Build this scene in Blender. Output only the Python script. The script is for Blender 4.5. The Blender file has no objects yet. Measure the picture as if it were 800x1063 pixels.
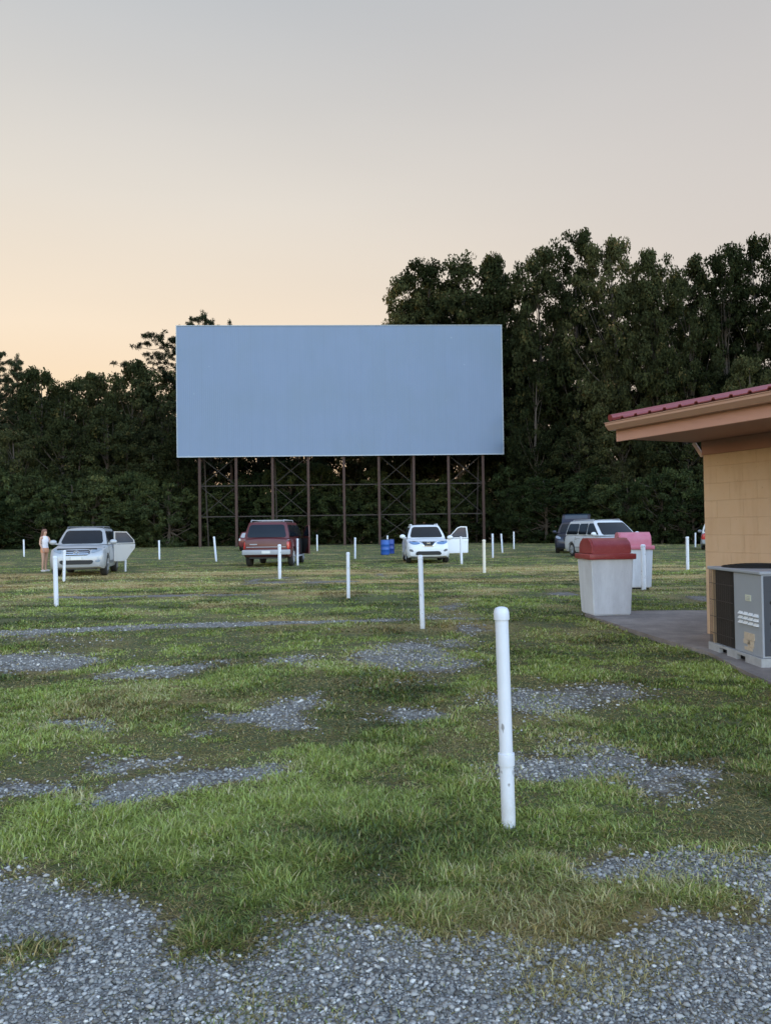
import bpy, bmesh, math, random
import numpy as np
from mathutils import Vector, Matrix
from mathutils.bvhtree import BVHTree

R = math.radians
random.seed(7)
SC = bpy.context.scene
COL = SC.collection

# ------------------------------------------------------------------ camera
CAM_Z = 1.4
F = 830.0                      # focal length in units of the 800 px wide photograph
PITCH = math.atan(19.5 / F)
ROLL = R(0.8)
fw = Vector((0, math.cos(PITCH), math.sin(PITCH)))
up0 = Vector((0, -math.sin(PITCH), math.cos(PITCH)))
rt0 = Vector((1, 0, 0))
up = up0 * math.cos(ROLL) + rt0 * math.sin(ROLL)
rt = rt0 * math.cos(ROLL) - up0 * math.sin(ROLL)
cam_d = bpy.data.cameras.new("camera")
cam = bpy.data.objects.new("camera", cam_d)
COL.objects.link(cam)
m = Matrix((rt, up, -fw)).transposed().to_4x4()
m.translation = Vector((0, 0, CAM_Z))
cam.matrix_world = m
cam_d.sensor_fit = 'HORIZONTAL'
cam_d.sensor_width = 36
cam_d.lens = F / 800 * 36
cam_d.clip_start = 0.05
cam_d.clip_end = 5000
SC.camera = cam

# ------------------------------------------------------------------ light
SUN_AZ = -34.0    # degrees from straight ahead, negative = to the left
SUN_EL = 4.0
w = bpy.data.worlds.new("World"); SC.world = w; w.use_nodes = True
nt = w.node_tree; nt.nodes.clear()
wo = nt.nodes.new('ShaderNodeOutputWorld'); bg = nt.nodes.new('ShaderNodeBackground')
sky = nt.nodes.new('ShaderNodeTexSky'); sky.sky_type = 'NISHITA'; sky.sun_disc = False
sky.sun_elevation = R(SUN_EL); sky.sun_rotation = R(SUN_AZ)
sky.air_density = 1.0; sky.dust_density = 1.2; sky.ozone_density = 2.0; sky.altitude = 100
bg.inputs[1].default_value = 0.15
# humid evening air: towards the set sun the haze veils the clear sky
tc = nt.nodes.new('ShaderNodeTexCoord'); dp = nt.nodes.new('ShaderNodeVectorMath'); dp.operation = 'DOT_PRODUCT'
nt.links.new(tc.outputs['Generated'], dp.inputs[0]); dp.inputs[1].default_value = (math.sin(R(SUN_AZ)), math.cos(R(SUN_AZ)), 0.10)
fr_ = nt.nodes.new('ShaderNodeMapRange'); fr_.interpolation_type = 'SMOOTHSTEP'
fr_.inputs['From Min'].default_value = -0.15; fr_.inputs['From Max'].default_value = 0.50
nt.links.new(dp.outputs['Value'], fr_.inputs['Value'])
sz = nt.nodes.new('ShaderNodeSeparateXYZ'); nt.links.new(tc.outputs['Generated'], sz.inputs[0])
hz = nt.nodes.new('ShaderNodeValToRGB'); nt.links.new(sz.outputs[2], hz.inputs[0])
def fill_ramp(rn, L):
    for i, (p_, c_) in enumerate(L):
        e_ = rn.color_ramp.elements[i] if i < 2 else rn.color_ramp.elements.new(p_)
        e_.position = p_; e_.color = (*c_, 1)
fill_ramp(hz, [(0.0, (0.62, 0.48, 0.38)), (0.13, (0.73, 0.63, 0.54)), (0.24, (0.73, 0.66, 0.60)), (0.38, (0.66, 0.62, 0.59)), (0.56, (0.53, 0.53, 0.54)), (1.0, (0.50, 0.53, 0.58))])
hw_ = nt.nodes.new('ShaderNodeValToRGB'); nt.links.new(sz.outputs[2], hw_.inputs[0])
fill_ramp(hw_, [(0.0, (0.85, 0.52, 0.30)), (0.13, (0.99, 0.74, 0.48)), (0.24, (0.95, 0.79, 0.61)), (0.38, (0.79, 0.73, 0.65)), (0.56, (0.54, 0.565, 0.59)), (1.0, (0.50, 0.53, 0.58))])
wm_ = nt.nodes.new('ShaderNodeMapRange'); wm_.interpolation_type = 'SMOOTHSTEP'; wm_.inputs['From Min'].default_value = 0.45; wm_.inputs['From Max'].default_value = 1.0
nt.links.new(dp.outputs['Value'], wm_.inputs['Value'])
hmx = nt.nodes.new('ShaderNodeMix'); hmx.data_type = 'RGBA'
nt.links.new(wm_.outputs[0], hmx.inputs[0]); nt.links.new(hz.outputs[0], hmx.inputs[6]); nt.links.new(hw_.outputs[0], hmx.inputs[7])
# thin uneven haze streaks
hn = nt.nodes.new('ShaderNodeTexNoise'); hm_ = nt.nodes.new('ShaderNodeMapping'); hm_.inputs['Scale'].default_value = (1.0, 1.0, 5.0)
nt.links.new(tc.outputs['Generated'], hm_.inputs[0]); nt.links.new(hm_.outputs[0], hn.inputs['Vector']); hn.inputs['Scale'].default_value = 1.6; hn.inputs['Detail'].default_value = 3
hr = nt.nodes.new('ShaderNodeMapRange'); hr.inputs['To Min'].default_value = 0.955; hr.inputs['To Max'].default_value = 1.045; nt.links.new(hn.outputs[0], hr.inputs['Value'])
hs_ = nt.nodes.new('ShaderNodeVectorMath'); hs_.operation = 'SCALE'; nt.links.new(hmx.outputs[2], hs_.inputs[0]); nt.links.new(hr.outputs[0], hs_.inputs['Scale'])
hg = nt.nodes.new('ShaderNodeVectorMath'); hg.operation = 'SCALE'; hg.inputs['Scale'].default_value = 1/(0.15*2**1.5)
nt.links.new(hs_.outputs[0], hg.inputs[0])
ng = nt.nodes.new('ShaderNodeVectorMath'); ng.operation = 'SCALE'; ng.inputs['Scale'].default_value = 4.9
tn = nt.nodes.new('ShaderNodeVectorMath'); tn.operation = 'MULTIPLY'; tn.inputs[1].default_value = (1.31, 1.01, 0.96)
nt.links.new(sky.outputs[0], tn.inputs[0]); nt.links.new(tn.outputs[0], ng.inputs[0])
mxw = nt.nodes.new('ShaderNodeMix'); mxw.data_type = 'RGBA'
nt.links.new(fr_.outputs[0], mxw.inputs[0]); nt.links.new(ng.outputs[0], mxw.inputs[6]); nt.links.new(hg.outputs[0], mxw.inputs[7])
nt.links.new(mxw.outputs[2], bg.inputs[0]); nt.links.new(bg.outputs[0], wo.inputs[0])
sl = bpy.data.lights.new("sun", 'SUN'); sl.energy = 2.0; sl.angle = R(0.6); sl.color = (1.0, 0.72, 0.45)
so = bpy.data.objects.new("sun", sl); COL.objects.link(so)
sd = Vector((math.sin(R(SUN_AZ)) * math.cos(R(SUN_EL)), math.cos(R(SUN_AZ)) * math.cos(R(SUN_EL)), math.sin(R(SUN_EL))))
so.rotation_euler = sd.to_track_quat('Z', 'Y').to_euler()
so.location = (0, 0, 60)

SC.view_settings.view_transform = 'Standard'; SC.view_settings.look = 'None'
SC.view_settings.gamma = 1; SC.view_settings.use_curve_mapping = False
SC.view_settings.exposure = 1.5
SC.render.engine = 'CYCLES'
SC.cycles.max_bounces = 5; SC.cycles.diffuse_bounces = 3; SC.cycles.transparent_max_bounces = 8
SC.cycles.use_denoising = True; SC.cycles.denoiser = 'OPENIMAGEDENOISE'; SC.cycles.denoising_prefilter = 'ACCURATE'; SC.cycles.denoising_input_passes = 'RGB_ALBEDO_NORMAL'

# ------------------------------------------------------------------ projection helpers (where things stand on the ground)
def ray(px, py):
    return (fw + rt * ((px - 400) / F) + up * ((531.5 - py) / F))
def ground(px, py, z=0.0):
    d = ray(px, py)
    t = (z - CAM_Z) / d.z
    return Vector((d.x * t, d.y * t, z))
def at(px, py, Y):
    d = ray(px, py)
    t = Y / d.y
    return Vector((d.x * t, Y, CAM_Z + d.z * t))

# ------------------------------------------------------------------ object helpers
def link(o, parent=None):
    COL.objects.link(o)
    if parent is not None: o.parent = parent
    return o
def tag(o, label=None, cat=None, group=None, kind=None):
    if label: o['label'] = label
    if cat: o['category'] = cat
    if group: o['group'] = group
    if kind: o['kind'] = kind
    return o
def thing(name, label, cat, loc=(0, 0, 0), rz=0.0, group=None):
    o = bpy.data.objects.new(name, None); COL.objects.link(o)
    o.empty_display_size = 0.2
    o.location = loc; o.rotation_euler = (0, 0, rz)
    return tag(o, label, cat, group)
def obj(name, bm, mat, parent=None, smooth=False, angle=None):
    me = bpy.data.meshes.new(name)
    bmesh.ops.recalc_face_normals(bm, faces=bm.faces)
    bm.to_mesh(me); bm.free()
    if mat: me.materials.append(mat)
    if smooth:
        me.polygons.foreach_set('use_smooth', [True] * len(me.polygons))
        if angle: 
            try: me.set_sharp_from_angle(angle=R(angle))
            except Exception: pass
    return link(bpy.data.objects.new(name, me), parent)
def copy_tree(o, parent=None):
    c = o.copy(); COL.objects.link(c); c.parent = parent
    for ch in list(o.children): copy_tree(ch, c)
    return c

def nb(): return bmesh.new()
def box(bm, x0, x1, y0, y1, z0, z1, bev=0.0, seg=2):
    vs = [bm.verts.new(p) for p in ((x0,y0,z0),(x1,y0,z0),(x1,y1,z0),(x0,y1,z0),(x0,y0,z1),(x1,y0,z1),(x1,y1,z1),(x0,y1,z1))]
    fs = [bm.faces.new([vs[i] for i in f]) for f in ((0,3,2,1),(4,5,6,7),(0,1,5,4),(1,2,6,5),(2,3,7,6),(3,0,4,7))]
    if bev > 0:
        es = set(e for f in fs for e in f.edges)
        bmesh.ops.bevel(bm, geom=list(es), offset=bev, segments=seg, profile=0.5, affect='EDGES')
def obox(bm, c, u, v, w_, a, b, h, bev=0.0):
    """box centred at c with half sizes a,b,h along unit axes u,v,w_"""
    c = Vector(c); vs = []
    for k in (-1, 1):
        for i, j in ((-1,-1),(1,-1),(1,1),(-1,1)):
            vs.append(bm.verts.new(c + u*a*i + v*b*j + w_*h*k))
    fs = [bm.faces.new([vs[i] for i in f]) for f in ((0,3,2,1),(4,5,6,7),(0,1,5,4),(1,2,6,5),(2,3,7,6),(3,0,4,7))]
    if bev > 0:
        bmesh.ops.bevel(bm, geom=list(set(e for f in fs for e in f.edges)), offset=bev, segments=2, affect='EDGES')
def bar(bm, p0, p1, wd, th=None, bev=0.0):
    p0 = Vector(p0); p1 = Vector(p1); d = (p1 - p0); L = d.length; d.normalize()
    a = Vector((0, 0, 1)) if abs(d.z) < 0.9 else Vector((0, 1, 0))
    s = d.cross(a).normalized(); t = s.cross(d).normalized()
    obox(bm, (p0 + p1) / 2, s, t, d, wd / 2, (th or wd) / 2, L / 2, bev)
def tube(bm, pts, rads, n=8, cap=True):
    pts = [Vector(p) for p in pts]; rings = []
    for i, p in enumerate(pts):
        d = (pts[min(i + 1, len(pts) - 1)] - pts[max(i - 1, 0)]).normalized()
        a = Vector((0, 0, 1)) if abs(d.z) < 0.95 else Vector((0, 1, 0))
        s = d.cross(a).normalized(); t = s.cross(d)
        r = rads[i] if hasattr(rads, '__len__') else rads
        rings.append([bm.verts.new(p + (s * math.cos(2*math.pi*k/n) + t * math.sin(2*math.pi*k/n)) * r) for k in range(n)])
    for a, b in zip(rings, rings[1:]):
        for k in range(n): bm.faces.new((a[k], a[(k+1) % n], b[(k+1) % n], b[k]))
    if cap:
        bm.faces.new(rings[0]); bm.faces.new(list(reversed(rings[-1])))
def lathe(bm, prof, n=24, c=(0, 0, 0), M=None):
    rings = []
    for r, z in prof:
        ring = []
        for k in range(n):
            p = Vector((r*math.cos(2*math.pi*k/n), r*math.sin(2*math.pi*k/n), z))
            if M: p = M @ p
            ring.append(bm.verts.new(p + Vector(c)))
        rings.append(ring)
    for a, b in zip(rings, rings[1:]):
        for k in range(n): bm.faces.new((a[k], a[(k+1) % n], b[(k+1) % n], b[k]))
    bm.faces.new(list(reversed(rings[0]))); bm.faces.new(rings[-1])
def prism(bm, pts, vec):
    """closed prism: polygon pts (3D) extruded along vec"""
    a = [bm.verts.new(p) for p in pts]; b = [bm.verts.new(Vector(p) + Vector(vec)) for p in pts]
    bm.faces.new(a); bm.faces.new(list(reversed(b)))
    for i in range(len(a)):
        j = (i + 1) % len(a); bm.faces.new((a[j], a[i], b[i], b[j]))

# ------------------------------------------------------------------ materials
class NT:
    def __init__(s, name):
        s.m = bpy.data.materials.new(name); s.m.use_nodes = True
        s.t = s.m.node_tree; s.t.nodes.clear()
        s.out = s.n('ShaderNodeOutputMaterial')
    def n(s, k, **kw):
        x = s.t.nodes.new(k)
        for a, b in kw.items(): setattr(x, a, b)
        return x
    def l(s, a, b): s.t.links.new(a, b)
    def val(s, x, sock):
        if hasattr(x, 'is_linked') or isinstance(x, bpy.types.NodeSocket): s.l(x, sock)
        else:
            sock.default_value = (*x, 1) if isinstance(x, tuple) and len(x) == 3 and sock.type == 'RGBA' else x
    def coord(s, kind='Object'):
        return s.n('ShaderNodeTexCoord').outputs[kind]
    def mapping(s, v, sc=(1,1,1), loc=(0,0,0), rot=(0,0,0)):
        x = s.n('ShaderNodeMapping'); s.l(v, x.inputs[0]); x.inputs['Scale'].default_value = sc
        x.inputs['Location'].default_value = loc; x.inputs['Rotation'].default_value = rot; return x.outputs[0]
    def noise(s, v, scale, detail=4, rough=0.6, out='Fac'):
        x = s.n('ShaderNodeTexNoise'); s.l(v, x.inputs['Vector']); x.inputs['Scale'].default_value = scale
        x.inputs['Detail'].default_value = detail; x.inputs['Roughness'].default_value = rough; return x.outputs[out]
    def voro(s, v, scale, out='Color', feature='F1'):
        x = s.n('ShaderNodeTexVoronoi', feature=feature); s.l(v, x.inputs['Vector']); x.inputs['Scale'].default_value = scale; return x.outputs[out]
    def ramp(s, f, stops):
        x = s.n('ShaderNodeValToRGB'); s.l(f, x.inputs[0]); e = x.color_ramp.elements
        while len(e) < len(stops): e.new(0.5)
        for i, (p, c) in enumerate(stops):
            e[i].position = p; e[i].color = (*c, 1) if isinstance(c, tuple) else (c, c, c, 1)
        return x.outputs[0]
    def mix(s, f, a, b, mode='MIX'):
        x = s.n('ShaderNodeMix', data_type='RGBA', blend_type=mode)
        s.val(f, x.inputs[0]); s.val(a, x.inputs[6]); s.val(b, x.inputs[7]); return x.outputs[2]
    def math(s, op, a, b=0.0, clamp=False):
        x = s.n('ShaderNodeMath', operation=op); x.use_clamp = clamp; s.val(a, x.inputs[0]); s.val(b, x.inputs[1]); return x.outputs[0]
    def bump(s, h, dist, strength=1.0, nrm=None):
        x = s.n('ShaderNodeBump'); s.l(h, x.inputs['Height']); x.inputs['Distance'].default_value = dist; x.inputs['Strength'].default_value = strength
        if nrm is not None: s.l(nrm, x.inputs['Normal'])
        return x.outputs[0]
    def attr(s, name, out='Fac'):
        x = s.n('ShaderNodeAttribute', attribute_name=name); return x.outputs[out]
    def pbr(s, col, rough=0.6, metal=0.0, nrm=None, spec=0.5, coat=0.0):
        p = s.n('ShaderNodeBsdfPrincipled'); s.val(col, p.inputs['Base Color']); s.val(rough, p.inputs['Roughness'])
        p.inputs['Metallic'].default_value = metal; p.inputs['Specular IOR Level'].default_value = spec
        p.inputs['Coat Weight'].default_value = coat
        if nrm is not None: s.l(nrm, p.inputs['Normal'])
        s.l(p.outputs[0], s.out.inputs[0]); return s.m
def simple(name, col, rough=0.6, metal=0.0, var=0.12, scale=6.0, spec=0.5, coat=0.0, bump=0.0, bscale=60):
    s = NT(name); v = s.coord()
    f = s.noise(v, scale, 5, 0.65)
    c = s.mix(f, tuple(x * (1 - var) for x in col), tuple(min(1, x * (1 + var)) for x in col))
    nrm = s.bump(s.noise(v, bscale, 3), bump) if bump else None
    return s.pbr(c, rough, metal, nrm, spec, coat)

def m_pvc():
    s = NT('white_plastic_pipe'); v = s.coord()
    n = s.noise(s.mapping(v, (1, 1, 0.25)), 14, 6, 0.7)
    c = s.mix(s.ramp(n, [(0.35, 0.0), (0.75, 1.0)]), (0.66, 0.69, 0.75), (0.58, 0.605, 0.65))
    sp = s.ramp(s.noise(s.mapping(v, (1, 1, 0.35)), 34, 2, 0.5), [(0.665, 0.0), (0.70, 1.0)])
    c = s.mix(s.math('MULTIPLY', sp, 0.75), c, (0.16, 0.15, 0.14))
    sx = s.n('ShaderNodeSeparateXYZ'); s.l(v, sx.inputs[0])
    low = s.ramp(sx.outputs[2], [(0.0, 1.0), (0.22, 0.0)])
    dirt = s.math('MULTIPLY', low, s.ramp(s.noise(v, 25, 5, 0.7), [(0.3, 0.0), (0.65, 1.0)]))
    c = s.mix(s.math('MULTIPLY', dirt, 0.6), c, (0.30, 0.27, 0.19))
    return s.pbr(c, 0.42, nrm=s.bump(n, 0.002))
M_PVC = m_pvc()

# ------------------------------------------------------------------ numpy noise
def _h(ix, iy, seed):
    n = (ix.astype(np.int64) * 374761393 + iy.astype(np.int64) * 668265263 + seed * 974634777) & 0xffffffff
    n = ((n ^ (n >> 13)) * 1274126177) & 0xffffffff
    return ((n ^ (n >> 16)) & 0xffff) / 65535.0
def vn(x, y, seed=0):
    ix = np.floor(x); iy = np.floor(y); fx = x - ix; fy = y - iy
    fx = fx*fx*(3-2*fx); fy = fy*fy*(3-2*fy)
    a = _h(ix, iy, seed); b = _h(ix+1, iy, seed); c = _h(ix, iy+1, seed); d = _h(ix+1, iy+1, seed)
    return (a*(1-fx)+b*fx)*(1-fy) + (c*(1-fx)+d*fx)*fy
def fbm(x, y, seed=0, oct=4):
    s = 0; a = 0.5; t = 0
    for i in range(oct):
        s = s + a * vn(x * 2**i + 17.3*i, y * 2**i - 9.1*i, seed + i); t += a; a *= 0.5
    return s / t

# ------------------------------------------------------------------ ground layout
PATCH_PX = [
 [(-250,898),(-60,900),(0,902),(40,912),(60,922),(105,926),(125,940),(170,945),(165,985),(215,992),(270,985),(290,955),(340,950),(400,953),(425,972),(470,980),(560,962),(620,972),(700,950),(760,960),(1000,950),(1250,1100),(1600,1900),(-800,1900),(-600,1100)],
 [(585,908),(640,895),(680,885),(740,882),(800,888),(1000,898),(1000,962),(790,952),(785,935),(740,925),(690,925),(650,918),(615,918)],
 [(505,800),(525,790),(600,781),(645,783),(660,795),(720,797),(750,803),(735,812),(640,812),(560,818),(510,815)],
 [(500,728),(540,715),(600,718),(590,728),(610,735),(570,742),(520,735)],
 [(385,746),(410,738),(460,737),(470,745),(440,752),(395,751)],
 [(205,742),(260,740),(300,725),(345,722),(340,735),(310,742),(330,755),(290,760),(270,750),(215,748)],
 [(40,752),(70,747),(118,748),(115,760),(60,760)],
 [(75,799),(130,789),(190,787),(195,793),(120,801),(80,804)],
 [(-90,815),(0,815),(40,812),(90,810),(60,825),(0,833),(-90,840)],
 [(70,833),(130,812),(200,803),(260,794),(305,796),(290,808),(230,815),(190,823),(150,833),(110,838)],
 [(-80,682),(0,682),(30,677),(90,680),(100,690),(60,697),(0,696),(-80,694)],
 [(100,701),(130,692),(180,690),(230,682),(235,690),(180,702),(120,707)],
 [(365,680),(400,669),(440,669),(500,688),(470,699),(420,696),(370,690)],
 [(445,663),(490,664),(495,672),(460,672)],
 [(275,685),(320,682),(325,692),(285,693)],
 [(190,761),(228,759),(225,765),(195,767)],
 [(905,700),(1100,690),(1300,760),(1000,770)],
]
ISLE_PX = [
 [(-10,984),(30,980),(68,984),(65,995),(30,998),(-10,996)],
 [(655,925),(690,918),(760,930),(775,945),(700,950),(640,942)],
]
TRACK_PX = [
 [(-400,666),(-100,659),(0,654.2),(100,650.9),(200,647.6),(300,645.2),(400,642.8),(515,641.2),(515,642.8),(400,645.4),(300,648.6),(200,651.8),(100,655.8),(0,660),(-100,665.5),(-400,674)],
 [(48,620),(110,619.5),(200,617.5),(270,616.5),(270,618.2),(200,619.5),(110,621.5),(50,622)]]
def topoly(L): return [np.array([tuple(ground(*p))[:2] for p in poly]) for poly in L]
PATCH = topoly(PATCH_PX); TRACK = topoly(TRACK_PX); ISLE = topoly(ISLE_PX)
def inpoly(x, y, P):
    r = np.zeros(x.shape, bool)
    bb = (x > P[:,0].min()) & (x < P[:,0].max()) & (y > P[:,1].min()) & (y < P[:,1].max())
    if not bb.any(): return r
    xs = x[bb]; ys = y[bb]; c = np.zeros(xs.shape, bool); n = len(P)
    for i in range(n):
        x0, y0 = P[i-1]; x1, y1 = P[i]
        if y0 == y1: continue
        cond = ((y0 > ys) != (y1 > ys)) & (xs < (x1-x0)*(ys-y0)/(y1-y0)+x0)
        c ^= cond
    r[bb] = c; return r
CLUMPS = [(215,962,.16,.35),(240,972,.12,.3),(30,988,.14,.3),(480,945,.28,.30),(560,930,.25,.3),(620,945,.2,.25),(700,922,.16,.35),(745,940,.12,.3),(330,900,.3,.2),(150,905,.25,.2),(580,818,.3,.2),(400,870,.35,.15)]
CLW = [(ground(a, b).x, ground(a, b).y, c, d) for a, b, c, d in CLUMPS]
def clump(x, y):
    o = np.zeros(x.shape)
    for cx, cy, rr, am in CLW: o += am*np.exp(-((x-cx)**2+((y-cy)*0.8)**2)/rr**2)
    return o
def gravel_mask(x, y):
    r = np.hypot(x, y); k = np.clip(r/6, 0.6, 2.2)
    acc = np.zeros(x.shape)
    for j, (a, f) in enumerate(((0.20, 2.2), (0.30, 3.1), (0.16, 7.0), (0.34, 4.3))):
        dx = (fbm(x*f, y*f, 11+j*7, 3) - 0.5) * a * 2.2 * k
        dy = (fbm(x*f, y*f, 31+j*7, 3) - 0.5) * a * 2.6 * k
        ins = np.zeros(x.shape, bool)
        for P in PATCH: ins |= inpoly(x+dx, y+dy, P)
        for P in ISLE: ins &= ~inpoly(x+dx, y+dy, P)
        acc += ins
    acc /= 4
    tr_ = np.zeros(x.shape)
    for j in range(2):
        dx = (fbm(x*2, y*2, 211+j, 3)-0.5)*0.3; dy = (fbm(x*1.6, y*1.6, 231+j, 3)-0.5)*0.28
        for P in TRACK: tr_ += 0.5*inpoly(x+dx, y+dy, P)
    acc = np.maximum(acc, np.minimum(1, tr_*1.5)*np.where(y > 14, 0.7, 1))
    # stray bare spots in the lawn
    s = fbm(x*0.8+5, y*0.45, 71, 3)
    acc = np.maximum(acc, np.clip((s-0.68)*6, 0, 0.7) * (y < 26))
    return acc
def golden_mask(x, y):
    d = np.clip((fbm(x*0.9, y*0.7, 51, 4)-0.53)*3.2, 0, 1) * 0.7  # dry grass patches spread at random
    a = np.exp(-((y-27.5-0.4*np.sin(x*0.3))/1.7)**2) + 0.9*np.exp(-((y-22.0)/1.1)**2) + 0.4*np.exp(-((y-18.2)/0.5)**2)  # golden bands running across the far field
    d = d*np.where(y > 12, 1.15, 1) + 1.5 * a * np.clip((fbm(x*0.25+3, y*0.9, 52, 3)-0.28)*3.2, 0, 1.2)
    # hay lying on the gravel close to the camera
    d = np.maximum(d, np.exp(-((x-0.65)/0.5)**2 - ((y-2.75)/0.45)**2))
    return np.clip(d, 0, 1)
def hgt(x, y):
    r = np.hypot(x, y)
    return (fbm(x*0.5, y*0.5, 5, 2)-0.5)*0.05*np.clip(1.5-r/40, 0, 1) + (fbm(x*3, y*3, 6, 3)-0.5)*0.035*np.clip(1.3-r/20, 0, 1)

def mesh_np(name, V, Fc, mat, attrs=None, smooth=False, ngon=3):
    me = bpy.data.meshes.new(name)
    me.vertices.add(len(V)); me.vertices.foreach_set('co', V.astype(np.float32).ravel())
    nf = len(Fc)
    me.loops.add(Fc.size); me.loops.foreach_set('vertex_index', Fc.astype(np.int32).ravel())
    me.polygons.add(nf)
    me.polygons.foreach_set('loop_start', np.arange(0, Fc.size, ngon, dtype=np.int32))
    me.polygons.foreach_set('loop_total', np.full(nf, ngon, dtype=np.int32))
    if smooth: me.polygons.foreach_set('use_smooth', np.ones(nf, bool))
    for k, a in (attrs or {}).items():
        at_ = me.attributes.new(k, 'FLOAT', 'POINT'); at_.data.foreach_set('value', a.astype(np.float32))
    me.materials.append(mat); me.update(calc_edges=True)
    return me

def m_ground():
    s = NT('ground_soil_and_gravel'); v = s.coord()
    g = s.attr('gravel'); d = s.attr('golden'); lit = s.attr('litter')
    # thatch and soil between the blades
    n1 = s.noise(v, 1.3, 6, 0.7); n2 = s.noise(v, 22, 6, 0.8); n3 = s.noise(v, 160, 3, 0.7)
    a = s.mix(s.ramp(n1, [(0.35, 0.0), (0.65, 1.0)]), (0.042, 0.062, 0.017), (0.080, 0.105, 0.026))
    a = s.mix(s.ramp(n2, [(0.42, 0.0), (0.66, 1.0)]), a, (0.095, 0.085, 0.045))
    a = s.mix(s.ramp(n3, [(0.4, 0.0), (0.7, 0.5)]), a, (0.15, 0.14, 0.075))
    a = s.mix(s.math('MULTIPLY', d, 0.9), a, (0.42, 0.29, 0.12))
    # crushed stone
    c1 = s.voro(v, 95, 'Color'); sx = s.n('ShaderNodeSeparateColor'); s.l(c1, sx.inputs[0])
    st = s.ramp(sx.outputs[0], [(0.0, (0.10, 0.098, 0.096)), (0.5, (0.21, 0.208, 0.205)), (0.85, (0.34, 0.34, 0.335)), (1.0, (0.46, 0.455, 0.44))])
    e1 = s.voro(v, 95, 'Distance'); st = s.mix(s.ramp(e1, [(0.35, 0.0), (0.75, 1.0)]), st, (0.07, 0.068, 0.065))
    big = s.noise(v, 3.5, 5, 0.7); st = s.mix(s.ramp(big, [(0.40, 0.15), (0.68, 0.7)]), st, (0.28, 0.255, 0.22))
    edge = s.math('MULTIPLY', s.ramp(g, [(0.02, 0.0), (0.25, 1.0), (0.6, 0.8), (0.95, 0.0)]), s.ramp(s.noise(v, 6, 5, 0.8), [(0.40, 0.0), (0.62, 0.85)]))
    brown = s.mix(n2, (0.075, 0.050, 0.030), (0.19, 0.14, 0.085))
    st = s.mix(edge, st, brown); a = s.mix(edge, a, brown)
    gm = s.ramp(s.math('ADD', g, s.math('MULTIPLY', s.math('SUBTRACT', s.noise(v, 30, 5, 0.8), 0.5), 0.9)), [(0.38, 0.0), (0.55, 1.0)])
    c = s.mix(gm, a, st)
    c = s.mix(lit, c, s.mix(n2, (0.03, 0.026, 0.018), (0.07, 0.055, 0.035)))
    h = s.mix(gm, s.math('MULTIPLY', n2, 1.0), s.math('MULTIPLY', e1, -0.9))
    return s.pbr(c, 0.9, nrm=s.bump(h, 0.012), spec=0.25)
ang = np.concatenate([np.arange(-180, -50, 10), np.arange(-50, 50, 0.25), np.arange(50, 181, 10)]) * math.pi/180
rad = np.concatenate([[0.05, 0.4, 0.8], np.geomspace(1.2, 150, 560), [190, 260, 400, 700, 1300, 2600, 4800]])
AA, RR = np.meshgrid(ang, rad)
GX = np.sin(AA)*RR; GY = np.cos(AA)*RR
gx = GX.ravel(); gy = GY.ravel()
V = np.stack([gx, gy, hgt(gx, gy)], 1)
na = len(ang); nr = len(rad)
I = (np.arange(nr-1)[:, None]*na + np.arange(na-1)[None, :]).ravel()
FQ = np.stack([I, I+1, I+1+na, I+na], 1)[:, ::-1]
def forest_edge(x, y):   # metres in front of the tree line
    px = 400 + 830*x/np.maximum(y, 1)
    ye = np.interp(px, [-400, 500, 730, 900, 1400], [84, 82, 62, 58, 50])
    return y - ye
lit = np.clip(forest_edge(gx, gy)/4 + (fbm(gx*0.5, gy*0.5, 91, 3)-0.5)*1.5, 0, 1)
me = mesh_np('ground', V, FQ, m_ground(), {'gravel': gravel_mask(gx, gy), 'golden': golden_mask(gx, gy), 'litter': lit}, smooth=True, ngon=4)
tag(link(bpy.data.objects.new('ground', me)), kind='structure')

# concrete walk by the building
SLAB_PX = [(607,640),(618,644.5),(630,648),(650,655),(672,662),(700,671),(735,681),(770,700),(900,760),(1000,700),(900,637),(760,636.5),(700,636.5),(655,637),(625,637.5)]
SLAB_W = np.array([tuple(ground(*p))[:2] for p in SLAB_PX])
def m_conc():
    s = NT('weathered_concrete'); v = s.coord()
    n = s.noise(v, 1.6, 7, 0.75); n2 = s.noise(v, 40, 5, 0.8)
    c = s.ramp(n, [(0.25, (0.12, 0.105, 0.10)), (0.5, (0.22, 0.19, 0.175)), (0.75, (0.34, 0.30, 0.27))])
    c = s.mix(s.ramp(n2, [(0.5, 0.0), (0.8, 0.7)]), c, (0.10, 0.09, 0.08))
    return s.pbr(c, 0.85, nrm=s.bump(n2, 0.004), spec=0.3)
M_CONC = m_conc()
bm = nb(); prism(bm, [(x, y, -0.12) for x, y in SLAB_W], (0, 0, 0.165))
tag(obj('concrete_path', bm, M_CONC), kind='structure')

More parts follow.
